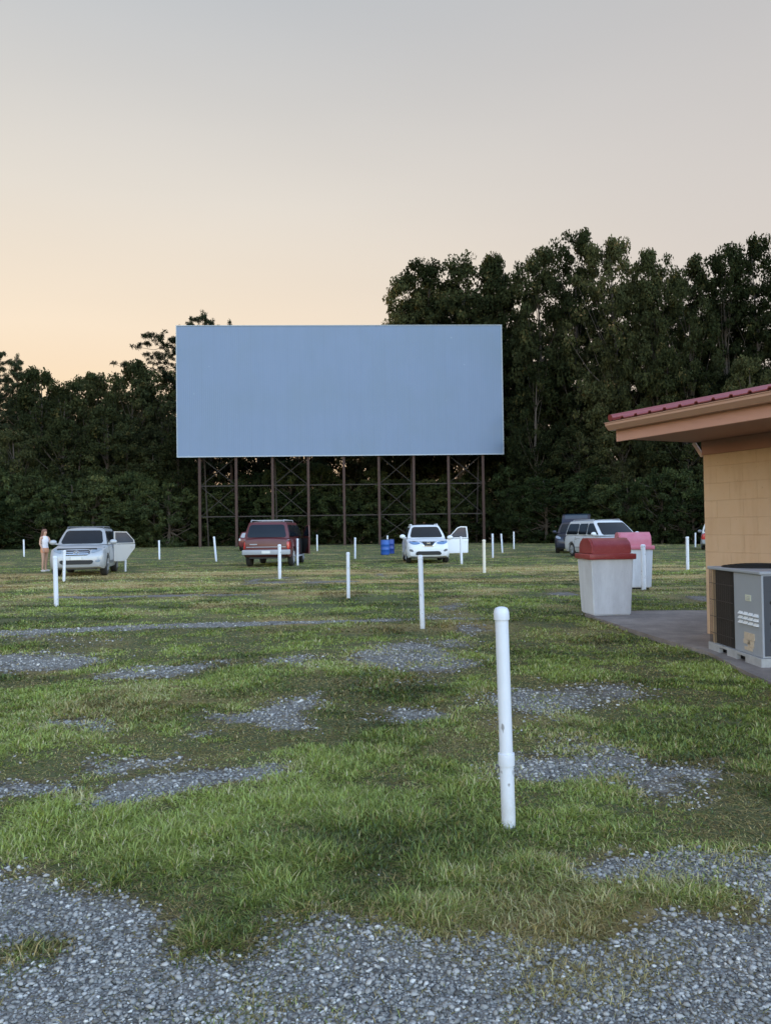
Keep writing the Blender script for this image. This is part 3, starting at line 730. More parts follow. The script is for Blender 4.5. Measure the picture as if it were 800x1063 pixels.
# ------------------------------------------------------------------ white posts
POSTS = [ # top x,y  base x,y  label
 (520,630,528,862,'closest white pipe post with domed cap and a pipe coupling, standing in the grass'),
 (436,576,438.5,653,'white post in line with the white car, scuffed near its foot'),
 (361,573,361.5,621,'white capped post between the red car and the white car, nearer than both'),
 (57,577,58.5,629,'tall white post in front of the silver car, nearer of the two there'),
 (67,571,66.3,604,'shorter white post right before the grille of the silver car'),
 (130,566,130,593,'white post beside the open rear door of the silver car'),
 (24.5,560,25,578,'small white post farthest toward the picture edge beyond the silver car'),
 (165,561,165.5,581,'small white post alone in the grass between silver and red cars'),
 (222,557,224.5,583,'leaning white post just before the dark red hatchback'),
 (290,565,290.3,601,'white post in front of the tailgate of the red car'),
 (308.5,559,308.7,587,'white post next to the rear corner of the red car'),
 (329,555,329.2,572,'small far white post just past the red car, before the screen'),
 (368.5,558,368.5,580,'small white post midway between red car and blue drums'),
 (402,556,402,575,'small white post directly before the blue drums'),
 (478,557,479,586,'white post before the open door of the white car'),
 (502,560,502.5,595,'cream tinted post standing in the straw coloured grass past the white car'),
 (511,554,511.3,579,'first of three far posts between the cream post and the van'),
 (520,554,521.3,574,'slightly leaning post, middle of three far posts past the cream post'),
 (533,552,533.2,570,'smallest and farthest of the three far posts past the cream post'),
 (667,565,668,613,'white post standing before the pink topped bin'),
 (713,557,713.5,592,'white post in the grass close to the wall corner of the building'),
 (721.5,553,721.5,568,'tiny far white post beside the wall corner of the building')]
M_CREAM = simple('cream_plastic_pipe', (0.66, 0.62, 0.53), 0.45)
for i, (tx, ty, bx, by, lab) in enumerate(POSTS):
    g = ground(bx, by); top = at(tx, ty, g.y)
    d = top - g; H = d.length
    e = thing('white_post', lab, 'post', (g.x, g.y, 0), 0, 'white posts of the parking rows')
    e.rotation_euler = (Vector((d.x, 0, d.z)).to_track_quat('Z', 'Y')).to_euler()
    r = (0.0335, 0.036, 0.036, 0.045, 0.042, 0.045)[i] if i < 6 else 0.05
    mt = M_CREAM if i == 15 else M_PVC
    bm = nb()
    if i == 0:
        lathe(bm, [(r*0.98, -0.3), (r*0.98, 0.30)], 28); obj('lower_pipe', bm, mt, e, True, 40)
        bm = nb(); lathe(bm, [(r*0.93, 0.31), (r*0.93, H-0.055)], 28); obj('upper_pipe', bm, mt, e, True, 40)
        bm = nb(); lathe(bm, [(r*0.99, 0.300), (r*1.13, 0.301), (r*1.15, 0.305), (r*1.15, 0.352), (r*1.13, 0.356), (r*0.95, 0.357)], 28); obj('coupling', bm, mt, e, True, 40)
    else:
        lathe(bm, [(r, -0.3), (r, H-0.05)], 14); obj('pipe', bm, mt, e, True, 40)
    bm = nb(); zc = H-0.058 if i == 0 else H-0.06
    lathe(bm, [(r*0.95, zc-0.003), (r*1.08, zc-0.002), (r*1.10, zc+0.002), (r*1.10, zc+0.026), (r*1.04, zc+0.040), (r*0.86, zc+0.052), (r*0.45, zc+0.058), (r*0.05, zc+0.059)], 28 if i == 0 else 14)
    obj('cap', bm, mt, e, True, 35)

# ------------------------------------------------------------------ concession building
C0 = ground(734, 658, 0.045); C0.z = 0
u_ = Vector((math.sin(R(24.5)), -math.cos(R(24.5)), 0)); n_ = Vector((math.cos(R(24.5)), math.sin(R(24.5)), 0))
bld = thing('concession_building', 'tan block snack building with maroon metal roof and wide salmon eave', 'building', C0)
bld.matrix_world = Matrix(((u_.x, n_.x, 0, C0.x), (u_.y, n_.y, 0, C0.y), (0, 0, 1, 0), (0, 0, 0, 1)))
# local frame: x runs along the wall towards the viewer, y into the building. (mirrored twice => keep right handed)
if bld.matrix_world.determinant() < 0: raise RuntimeError('mirrored')
def m_block():
    s = NT('painted_block_wall'); v = s.coord()
    bv = s.mapping(v, (1, 1, 1), rot=(math.pi/2, 0, 0))
    br = s.n('ShaderNodeTexBrick'); s.l(bv, br.inputs['Vector']); br.inputs['Scale'].default_value = 1.0
    br.inputs['Brick Width'].default_value = 0.40; br.inputs['Row Height'].default_value = 0.215; br.inputs['Mortar Size'].default_value = 0.006
    br.inputs['Mortar Smooth'].default_value = 0.6; br.offset = 0.5
    br.inputs['Color1'].default_value = (0.575, 0.385, 0.245, 1); br.inputs['Color2'].default_value = (0.60, 0.405, 0.26, 1); br.inputs['Mortar'].default_value = (0.54, 0.355, 0.22, 1)
    n = s.noise(v, 5, 6, 0.7); f = s.noise(v, 90, 4, 0.7); st = s.noise(s.mapping(v, (1, 1, 0.15)), 6, 4, 0.6)
    c = s.mix(s.ramp(n, [(0.4, 0.0), (0.75, 0.5)]), br.outputs[0], (0.62, 0.45, 0.30))
    c = s.mix(s.ramp(st, [(0.48, 0.0), (0.72, 0.5)]), c, (0.44, 0.27, 0.155))
    pk = s.ramp(s.noise(v, 28, 3, 0.6), [(0.66, 0.0), (0.70, 1.0)]); c = s.mix(s.math('MULTIPLY', pk, 0.45), c, (0.30, 0.18, 0.11))
    nr = s.bump(f, 0.004); nr = s.bump(br.outputs['Fac'], -0.0022, nrm=nr); 
    return s.pbr(c, 0.7, nrm=nr, spec=0.3)
M_BLOCK = m_block()
M_SALMON = simple('salmon_painted_board', (0.50, 0.26, 0.19), 0.55, var=0.10, scale=3)
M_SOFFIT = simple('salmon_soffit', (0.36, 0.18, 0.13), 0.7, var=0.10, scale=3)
M_GUTTER = simple('tan_metal_gutter', (0.45, 0.255, 0.18), 0.35, var=0.06)
M_ROOF = simple('maroon_metal_roof', (0.20, 0.036, 0.036), 0.42, metal=0.1, var=0.12, scale=4)
WT = 2.40; LW = 13.0; DW = 7.5
bm = nb(); box(bm, 0, LW, 0, 0.2, -0.2, WT); obj('block_wall', bm, M_BLOCK, bld)
# gable end and rest of shell
bm = nb(); prism(bm, [(0.0, 0.202, -0.2), (0.0, DW, -0.2), (0.0, DW, WT), (0.0, DW/2, WT+0.95), (0.0, 0.202, WT+0.1)], (0.2, 0, 0)); obj('end_wall', bm, M_BLOCK, bld)
bm = nb(); prism(bm, [(LW-0.2, 0.202, -0.2), (LW-0.2, DW, -0.2), (LW-0.2, DW, WT), (LW-0.2, DW/2, WT+0.95), (LW-0.2, 0.202, WT+0.1)], (0.2, 0, 0)); obj('end_wall', bm, M_BLOCK, bld)
bm = nb(); box(bm, 0.202, LW-0.202, DW-0.2, DW, -0.2, WT); obj('back_wall', bm, M_BLOCK, bld)
EO = 1.27; RK = 0.14
zf0 = 2.445
bm = nb(); box(bm, -RK, LW+RK, -EO, -EO+0.035, zf0, zf0+0.235, 0.003, 1); obj('fascia_board', bm, M_SALMON, bld)
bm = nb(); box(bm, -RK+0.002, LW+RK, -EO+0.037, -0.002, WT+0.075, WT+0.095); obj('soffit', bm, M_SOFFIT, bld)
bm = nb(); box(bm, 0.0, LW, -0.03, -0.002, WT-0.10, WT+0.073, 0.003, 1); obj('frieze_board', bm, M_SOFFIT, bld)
bm = nb(); box(bm, -RK, -RK+0.03, -EO+0.037, 0.0, zf0+0.03, zf0+0.22); obj('end_board', bm, M_SALMON, bld)
# gutter: K profile
gp = [(-EO-0.003, 2.63), (-EO-0.003, 2.545), (-EO-0.075, 2.545), (-EO-0.125, 2.60), (-EO-0.125, 2.625), (-EO-0.135, 2.63), (-EO-0.135, 2.638), (-EO-0.12, 2.638), (-EO-0.115, 2.60), (-EO-0.07, 2.553), (-EO-0.012, 2.553), (-EO-0.012, 2.63)]; gp = [(y-0.02*(y < -EO-0.05), z+0.035) for y, z in gp]
bm = nb(); prism(bm, [(-RK-0.02, y, z) for y, z in gp], (LW+2*RK, 0, 0)); obj('gutter', bm, M_GUTTER, bld)
bm = nb(); prism(bm, [(-RK-0.023, y, z) for y, z in gp[:7]], (-0.004, 0, 0)); obj('gutter_end_cap', bm, M_GUTTER, bld)
# roof sheets with ribs running up the slope
sl_ = 0.20; y_e = -EO-0.06; y_r = DW/2; z_e = 2.715
def roofplane(s_, name):
    bm = nb()
    prof = []
    x = -RK-0.02; 
    while x < LW+RK:
        prof += [(x, 0), (x+0.17, 0), (x+0.185, 0.022), (x+0.215, 0.022), (x+0.23, 0)]
        x += 0.23
    ya, yb = (y_e, y_r) if s_ > 0 else (2*y_r-y_e, y_r)
    zr = z_e + sl_*(y_r-y_e)
    top = [(bm.verts.new((x, ya, z_e+z)), bm.verts.new((x, yb, zr+z))) for x, z in prof]
    bot = [(bm.verts.new((x, ya, z_e+z-0.012)), bm.verts.new((x, yb, zr+z-0.012))) for x, z in prof]
    for (a, b), (c, d) in zip(top, top[1:]): bm.faces.new((a, b, d, c))
    for (a, b), (c, d) in zip(bot, bot[1:]): bm.faces.new((a, c, d, b))
    for (a, b), (c, d), (e, f), (g, h) in zip(top, top[1:], bot, bot[1:]): bm.faces.new((a, c, g, e))
    return obj(name, bm, M_ROOF, bld)
roofplane(1, 'roof'); roofplane(-1, 'roof')
def slopept(x, y, dz): return Vector((x, y, z_e + sl_*(y-y_e) + dz))
# rolled trim along the gable edge, ridge cap, timber beneath
bm = nb(); tube(bm, [slopept(-RK-0.02, y_e-0.01, 0.022), slopept(-RK-0.02, y_r, 0.022)], 0.042, 10); obj('rake_trim', bm, M_ROOF, bld, True, 50)
bm = nb(); prism(bm, [slopept(-RK, y_e+0.06, -0.02), slopept(-RK, y_r, -0.02), slopept(-RK, y_r, -0.17), slopept(-RK, y_e+0.06, -0.06)], (0.03, 0, 0)); obj('rake_board', bm, M_SALMON, bld)
bm = nb(); tube(bm, [slopept(-RK-0.05, y_r, 0.02), slopept(LW+RK, y_r, 0.02)], 0.06, 8); obj('ridge_cap', bm, M_ROOF, bld, True, 50)
bm = nb(); box(bm, -RK+0.04, LW+RK-0.04, y_e+0.08, y_e+0.11, 2.685, 2.712); obj('drip_edge', bm, M_SOFFIT, bld)
bm = nb(); bar(bm, (-0.03, 0.02, WT-0.11), (-0.13, -0.02, WT+0.07), 0.05, 0.04, 0.004); obj('eave_brace', bm, simple('pinkish_white_bracket', (0.62, 0.45, 0.40), 0.5), bld)
bm = nb(); box(bm, -0.06, LW, -0.05, -0.002, -0.1, 0.05); obj('foundation_edge', bm, M_CONC, bld)

# ------------------------------------------------------------------ air conditioner
A_BL = ground(737, 678); A_FL = ground(791, 698)
dv = (A_FL-A_BL); LA = dv.length; yaw = math.atan2(dv.x, -dv.y)
M_ACG = simple('grey_cabinet_paint', (0.32, 0.345, 0.39), 0.45, var=0.08, scale=5)
M_ACD = simple('dark_grey_panel', (0.045, 0.055, 0.075), 0.5)
M_COIL = NT('condenser_coil'); 
_s = M_COIL; _v = _s.coord(); _w = _s.n('ShaderNodeTexWave', wave_type='BANDS', bands_direction='Y'); _s.l(_v, _w.inputs[0]); _w.inputs['Scale'].default_value = 22
_c = _s.mix(_s.noise(_v, 7, 5, 0.7), (0.008, 0.007, 0.007), (0.028, 0.020, 0.016)); M_COIL = _s.pbr(_c, 0.7, nrm=_s.bump(_w.outputs['Fac'], 0.006))
M_BASE = simple('scuffed_base_rail', (0.36, 0.37, 0.38), 0.6, var=0.35, scale=14)
M_TAN = simple('tan_corner_post', (0.47, 0.33, 0.20), 0.6)
M_WIRE = simple('brown_wire', (0.045, 0.032, 0.026), 0.5)
M_LABEL = simple('pale_label', (0.62, 0.64, 0.52), 0.6)
M_STICK = simple('peeling_tan_sticker', (0.52, 0.43, 0.33), 0.8, var=0.4, scale=40)
M_LOUV = simple('white_louvre', (0.70, 0.72, 0.74), 0.5)
M_BLACK = simple('matt_black', (0.012, 0.012, 0.013), 0.7)
ac = thing('air_conditioner', 'grey packaged air conditioner with dark coil grille beside the tan block wall', 'air conditioner', (A_BL.x, A_BL.y, 0), yaw)
# local: -y towards the viewer along the visible side (x=0 plane), +x to the right
ZB, ZT, WA = 0.13, 0.96, 0.78
split = 0.50
bm = nb(); box(bm, 0.012, WA, -LA, -LA*split, ZB, ZT-0.035, 0.004, 1); obj('cabinet', bm, M_ACG, ac)
bm = nb(); box(bm, 0.03, WA, -LA*split+0.003, -0.09, ZB, ZT-0.035); obj('coil', bm, M_COIL, ac)
bm = nb(); box(bm, 0.035, WA, -0.088, -0.005, ZB, ZT-0.035); obj('corner_post', bm, M_TAN, ac)
bm = nb(); box(bm, 0.005, 0.03, -0.115, -0.09, ZB, ZT-0.035); obj('corner_post', bm, M_TAN, ac)
bm = nb(); box(bm, 0.03, WA-0.03, -LA-0.006, -LA-0.002, ZB+0.02, ZT-0.045); obj('end_panel', bm, M_ACD, ac)
bm = nb(); box(bm, -0.01, WA+0.01, -LA-0.012, 0.01, ZT-0.033, ZT, 0.008); obj('top_cover', bm, M_ACG, ac)
bm = nb()
for k in range(7): tube(bm, [(WA/2+math.cos(a)*(0.06+0.05*k), -LA*0.30+math.sin(a)*(0.06+0.05*k), ZT+0.035-0.012*(k/6)**2*2) for a in [i*math.pi/14 for i in range(29)]], 0.004, 4, cap=False)
for k in range(12): a = k*math.pi/6; tube(bm, [(WA/2, -LA*0.30, ZT+0.036), (WA/2+math.cos(a)*0.37, -LA*0.30+math.sin(a)*0.37, ZT+0.004)], 0.004, 4)
obj('fan_guard', bm, M_BLACK, ac)
bm = nb(); lathe(bm, [(0.36, ZT+0.0005), (0.36, ZT+0.006)], 32, (WA/2, -LA*0.30, 0)); obj('fan_opening', bm, M_BLACK, ac)
bm = nb()
for z in (0.24, 0.42, 0.60, 0.78): tube(bm, [(0.0, -0.02, z), (0.0, -LA*split, z)], 0.0035, 5)
for k in range(3): tube(bm, [(-0.004, -0.03-0.03*k, ZB), (-0.004, -0.03-0.03*k, ZT-0.03)], 0.003, 5)
for k in range(22): tube(bm, [(-0.003, -0.13-k*0.02, ZB+0.01), (-0.003, -0.13-k*0.02, ZT-0.04)], 0.0014, 4)
obj('wire_guard', bm, M_WIRE, ac)
# base rail with fork slots
bm = nb()
ys = [0.012, -LA*0.22, -LA*0.38, -LA*0.57, -LA*0.73, -LA-0.012]
for a, b in ((0, 1), (2, 3), (4, 5)): box(bm, -0.012, 0.03, ys[b], ys[a], 0.02, ZB-0.002)
for a, b in ((1, 2), (3, 4)):
    box(bm, -0.012, 0.03, ys[b], ys[a], 0.10, ZB-0.002); box(bm, -0.012, 0.03, ys[b], ys[a], 0.02, 0.04)
box(bm, 0.032, WA, -LA-0.012, -LA+0.03, 0.02, ZB-0.002)
obj('base_rail', bm, M_BASE, ac)
bm = nb(); box(bm, 0.05, WA-0.02, -LA+0.05, -0.02, 0.01, ZB-0.005); obj('base_pan', bm, M_BLACK, ac)
y1 = -LA*0.77
bm = nb(); box(bm, 0.006, 0.0115, y1-0.06, y1+0.06, 0.655, 0.715, 0.001, 1); obj('rating_label', bm, M_LABEL, ac)
for k in range(3):
    bm = nb(); box(bm, 0.003, 0.0055, y1-0.04, y1+0.04-0.02*(k == 2), 0.667+0.014*k, 0.672+0.014*k); obj('label_print', bm, M_ACG, ac)
for r_ in range(3):
    for c_ in range(4):
        yy = y1-0.165+c_*0.11
        bm = nb(); prism(bm, [(0.0115, yy-0.04, 0.42+0.045*r_), (-0.010, yy-0.036, 0.423+0.045*r_), (0.0115, yy-0.036, 0.450+0.045*r_)], (0, 0.08, 0)); obj('louvre', bm, M_LOUV, ac)
bm = nb()
for a in ((-.12,.10,.27,.34), (-.10,.03,.20,.265), (-.02,.12,.225,.268), (-.07,.10,.165,.198)):
    box(bm, 0.006, 0.0115, y1+a[0], y1+a[1], a[2], a[3])
obj('torn_sticker', bm, M_STICK, ac)
for z in (0.30, 0.46, 0.66):
    bm = nb(); lathe(bm, [(0.018, -0.002), (0.018, 0.004)], 10, (0.10, -LA-0.007, z), Matrix.Rotation(R(90), 4, 'X')); obj('port', bm, M_BLACK, ac)
bm = nb(); box(bm, -0.06, WA+0.06, -LA-0.05, 0.05, -0.05, 0.018, 0.01); obj('base_pad', bm, M_CONC, ac)

# ------------------------------------------------------------------ waste bins
def m_dome(name, col, fade):
    s = NT(name); v = s.coord(); n = s.noise(v, 4, 6, 0.7); n2 = s.noise(s.mapping(v, (1, 1, 3)), 20, 4, 0.7)
    c = s.mix(s.ramp(n, [(0.35, 0.0), (0.75, 0.8)]), col, fade); c = s.mix(s.ramp(n2, [(0.6, 0.0), (0.8, 0.3)]), c, (0.62, 0.5, 0.48))
    return s.pbr(c, 0.42, nrm=s.bump(n2, 0.002))
def m_binwhite():
    s = NT('stained_white_bin'); v = s.coord(); n = s.noise(s.mapping(v, (1, 1, 0.25)), 5, 7, 0.75); n2 = s.noise(v, 2.2, 5, 0.7)
    c = s.mix(s.ramp(n, [(0.40, 0.0), (0.70, 1.0)]), (0.64, 0.66, 0.71), (0.50, 0.515, 0.56)); c = s.mix(s.ramp(n2, [(0.5, 0.0), (0.8, 0.5)]), c, (0.42, 0.42, 0.44))
    sp = s.ramp(s.noise(v, 45, 2, 0.5), [(0.72, 0.0), (0.76, 1.0)]); c = s.mix(s.math('MULTIPLY', sp, 0.5), c, (0.2, 0.18, 0.16))
    return s.pbr(c, 0.55, nrm=s.bump(n, 0.004))
M_BIN = m_binwhite()
def make_bin(label, loc, rz, W0, W1, Hb, mat_lid, domeH):
    t = thing('waste_bin', label, 'waste bin', loc, rz)
    bm = nb(); pl = 0.045
    vs = []
    for z, hw in ((pl, W0/2), (Hb, W1/2)):
        for i, j in ((-1,-1),(1,-1),(1,1),(-1,1)): vs.append(bm.verts.new((i*hw, j*hw, z)))
    for f in ((0,3,2,1),(4,5,6,7),(0,1,5,4),(1,2,6,5),(2,3,7,6),(3,0,4,7)): bm.faces.new([vs[i] for i in f])
    bmesh.ops.bevel(bm, geom=list(bm.edges), offset=0.018, segments=3, affect='EDGES')
    obj('bin_body', bm, M_BIN, t, True, 40)
    bm = nb(); box(bm, -W0*0.43, W0*0.43, -W0*0.43, W0*0.43, -0.02, pl+0.01); obj('bin_foot', bm, M_BLACK, t)
    r = W1/2+0.035
    bm = nb(); box(bm, -r, r, -r, r, Hb-0.03, Hb+0.055, 0.014); obj('lid_rim', bm, mat_lid, t, True, 40)
    # barrel dome: rounded profile in y-z, straight along x, closed ends with the flap opening on the far side
    q = W1/2-0.02; prof = []
    for k in range(15):
        a = math.pi*k/14; ex = 0.62
        prof.append((-math.copysign(abs(math.cos(a))**ex, math.cos(a))*q, Hb+0.05+math.sin(a)**ex*domeH))
    prof = [(-q, Hb+0.04)] + prof[1:-1] + [(q, Hb+0.04)]
    bm = nb(); prism(bm, [(-q, y, z) for y, z in prof], (2*q, 0, 0))
    ed = [e for e in bm.edges if abs(e.verts[0].co.x-e.verts[1].co.x) < 1e-6]
    bmesh.ops.bevel(bm, geom=ed, offset=0.025, segments=3, affect='EDGES')
    obj('dome_lid', bm, mat_lid, t, True, 35)
    bm = nb(); box(bm, -q*0.62, q*0.62, q-0.01, q+0.008, Hb+0.08, Hb+0.05+domeH*0.72, 0.006); obj('push_flap', bm, mat_lid, t)
    return t
M_RED = m_dome('faded_red_plastic', (0.22, 0.022, 0.026), (0.33, 0.06, 0.06))
M_PINK = m_dome('sun_bleached_pink_plastic', (0.52, 0.14, 0.19), (0.62, 0.24, 0.29))
fl = ground(616.5, 642.5); frr = ground(655, 641.5); bw = (frr-fl).length
rzb = R(5)
ux = Vector((math.cos(rzb), math.sin(rzb), 0)); uy = Vector((-math.sin(rzb), math.cos(rzb), 0))
bc = fl + ux*bw/2 + uy*bw/2
make_bin('white waste bin with dark red domed lid at the corner of the concrete walk', (bc.x, bc.y, 0.0), rzb, bw, bw*1.13, 0.94, M_RED, 0.25)
g2 = ground(679, 612)
make_bin('white waste bin with bleached pink domed lid behind the red topped one', (g2.x-0.36, g2.y+0.35, 0.0), R(-6), 0.66, 0.74, 0.93, M_PINK, 0.31)

# ------------------------------------------------------------------ blue drums
M_BLUE = simple('blue_plastic_drum', (0.012, 0.075, 0.30), 0.4, var=0.2, scale=5)
M_BLUED = simple('deep_blue_plastic_drum', (0.010, 0.035, 0.20), 0.4, var=0.2, scale=5)
def drum(label, px, py, mt):
    g = ground(px, py); t = thing('blue_drum', label, 'drum', (g.x, g.y, 0), 0, 'blue plastic drums before the screen')
    bm = nb(); lathe(bm, [(0.23,0),(0.255,0.02),(0.26,0.28),(0.275,0.30),(0.26,0.32),(0.26,0.58),(0.275,0.60),(0.26,0.62),(0.255,0.84),(0.24,0.87)], 24)
    obj('barrel', bm, mt, t, True, 40)
    bm = nb(); lathe(bm, [(0.242,0.872),(0.255,0.875),(0.255,0.90),(0.22,0.905)], 24); obj('drum_rim', bm, M_BLACK, t, True, 40)
drum('bright blue plastic drum, the one nearer the red car, behind a white post', 399.8, 576.0, M_BLUE)
drum('darker blue plastic drum, the one nearer the white car', 404.8, 574.8, M_BLUED)
# ------------------------------------------------------------------ cars
def m_paint(name, col, metal=0.0, rough=0.3):
    s = NT(name); v = s.coord(); n = s.noise(v, 3, 5, 0.6)
    sx = s.n('ShaderNodeSeparateXYZ'); s.l(v, sx.inputs[0])
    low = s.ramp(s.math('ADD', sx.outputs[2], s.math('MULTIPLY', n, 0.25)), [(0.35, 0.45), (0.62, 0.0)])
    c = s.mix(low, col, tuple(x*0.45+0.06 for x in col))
    return s.pbr(c, s.ramp(n, [(0.3, rough), (0.8, rough+0.14)]), metal, coat=0.25)
M_SILVER = m_paint('silver_car_paint', (0.35, 0.365, 0.39), 0.2)
M_WHITE = m_paint('white_car_paint', (0.64, 0.67, 0.71))
M_CRED = m_paint('dark_red_car_paint', (0.080, 0.008, 0.010), 0.0, 0.42)
M_NAVY = m_paint('dark_navy_car_paint', (0.012, 0.016, 0.035), 0.2)
M_VAN = m_paint('pale_silver_van_paint', (0.60, 0.63, 0.67), 0.1)
M_MAROON = m_paint('maroon_car_paint', (0.10, 0.014, 0.018), 0.2)
M_GLASS = simple('dark_car_glass', (0.010, 0.014, 0.020), 0.10, var=0.3, scale=3, spec=0.25)
M_GLASSB = simple('bluish_car_glass', (0.03, 0.05, 0.075), 0.10, var=0.3, scale=3, spec=0.5)
M_TYRE = simple('tyre_rubber', (0.02, 0.02, 0.021), 0.85)
M_RIM = simple('alloy_rim', (0.42, 0.43, 0.45), 0.35, metal=0.6)
M_CHROME = simple('chrome_trim', (0.65, 0.66, 0.68), 0.2, metal=0.9)
M_LAMP = simple('clear_headlamp', (0.20, 0.24, 0.29), 0.12, var=0.3, scale=9, coat=0.8)
M_LAMPB = simple('bluish_headlamp', (0.10, 0.19, 0.36), 0.1, var=0.5, scale=9, coat=0.8)
M_TAIL = simple('red_tail_lamp', (0.40, 0.02, 0.02), 0.25, coat=0.5)
M_PLATE = simple('number_plate', (0.6, 0.6, 0.58), 0.5)
M_GREY = simple('grey_plastic_trim', (0.11, 0.115, 0.125), 0.6)
M_LGREY = simple('pale_grey_trim', (0.30, 0.31, 0.33), 0.5)
M_INT = simple('dark_interior', (0.02, 0.02, 0.022), 0.9)
M_SEAT = simple('grey_seat_cloth', (0.10, 0.10, 0.11), 0.9)

def chaikin(P, it=2):
    """round the corners of an outline by a few centimetres"""
    P = [tuple(p) for p in P]
    cutd = 0.06
    for _ in range(it):
        Q = []
        for i in range(len(P)):
            a = P[i]; b = P[(i+1) % len(P)]; L = math.hypot(a[0]-b[0], a[1]-b[1]) or 1e-6
            t = min(0.25, cutd/L)
            Q += [tuple(a[k]*(1-t)+b[k]*t for k in range(2)), tuple(a[k]*t+b[k]*(1-t) for k in range(2))]
        P = Q; cutd *= 0.35
    return P
def decal(bvh, axis, sgn, outline, name, mat, parent, off=0.014, depth=0.04, smooth=2):
    """panel that follows the body surface. axis 'x': outline in (y,z) seen from sgn side; axis 'y': outline in (x,z)"""
    P = chaikin(outline, smooth); D = []
    for i in range(len(P)):
        a = P[i]; b = P[(i+1) % len(P)]; L = math.hypot(a[0]-b[0], a[1]-b[1]); k = max(1, int(L/0.09))
        D += [(a[0]+(b[0]-a[0])*j/k, a[1]+(b[1]-a[1])*j/k) for j in range(k)]
    cx = sum(p[0] for p in D)/len(D); cy = sum(p[1] for p in D)/len(D)
    def hit(p):
        if axis == 'x': o = Vector((sgn*5, p[0], p[1])); d = Vector((-sgn, 0, 0))
        else: o = Vector((p[0], sgn*9, p[1])); d = Vector((0, -sgn, 0))
        h = bvh.ray_cast(o, d)[0]
        return h, d
    rings = []; last = None
    for f in (1.0, 0.86, 0.72, 0.55, 0.36, 0.18):
        rg = []
        for p in D:
            q = (cx+(p[0]-cx)*f, cy+(p[1]-cy)*f); h, d = hit(q)
            if h is None: h = last if last is not None else Vector((q[0] if axis == 'y' else sgn*0.8, 0 if axis == 'y' else q[0], q[1]))
            last = h; rg.append(Vector(h) - d*off)
        rings.append(rg)
    h, d = hit((cx, cy)); cc = (Vector(h) - d*off) if h is not None else sum(rings[-1], Vector())/len(rings[-1])
    bm = nb(); R3 = [[bm.verts.new(v) for v in rg] for rg in rings]; vc = bm.verts.new(cc)
    back = [bm.verts.new(v + d*depth) for v in rings[0]]; n = len(D)
    for i in range(n):
        j = (i+1) % n
        for a, b in zip(R3, R3[1:]): bm.faces.new((a[i], a[j], b[j], b[i]))
        bm.faces.new((R3[-1][i], R3[-1][j], vc)); bm.faces.new((R3[0][j], R3[0][i], back[i], back[j]))
    return obj(name, bm, mat, parent, True, 40)

def loft_body(stations, W):
    bm = nb(); rings = []
    for y, zb, zt, k in stations:
        hw = W/2*k; h = zt-zb
        half = [(0.55*hw, zb), (0.93*hw, zb+0.02), (0.985*hw, zb+0.16*h), (hw, zb+0.45*h), (0.985*hw, zb+0.72*h), (0.95*hw, zb+0.90*h), (0.86*hw, zt-0.01), (0.62*hw, zt+0.012), (0.3*hw, zt+0.028)]
        pts = half + [(0, zt+0.032)] + [(-x, z) for x, z in reversed(half)]
        rings.append([bm.verts.new((x, y, z)) for x, z in pts])
    n = len(rings[0])
    for a, b in zip(rings, rings[1:]):
        for k in range(n): bm.faces.new((a[k], a[(k+1) % n], b[(k+1) % n], b[k]))
    bm.faces.new(rings[0]); bm.faces.new(list(reversed(rings[-1])))
    return bm
def cut(o, cutters):
    for c in cutters:
        md = o.modifiers.new('b', 'BOOLEAN'); md.operation = 'DIFFERENCE'; md.solver = 'EXACT'; md.object = c
    bpy.context.view_layer.update(); dg = bpy.context.evaluated_depsgraph_get()
    me = bpy.data.meshes.new_from_object(o.evaluated_get(dg)); o.modifiers.clear(); o.data = me
    for c in cutters: bpy.data.objects.remove(c)
    me.polygons.foreach_set('use_smooth', [True]*len(me.polygons)); me.set_sharp_from_angle(angle=R(32))
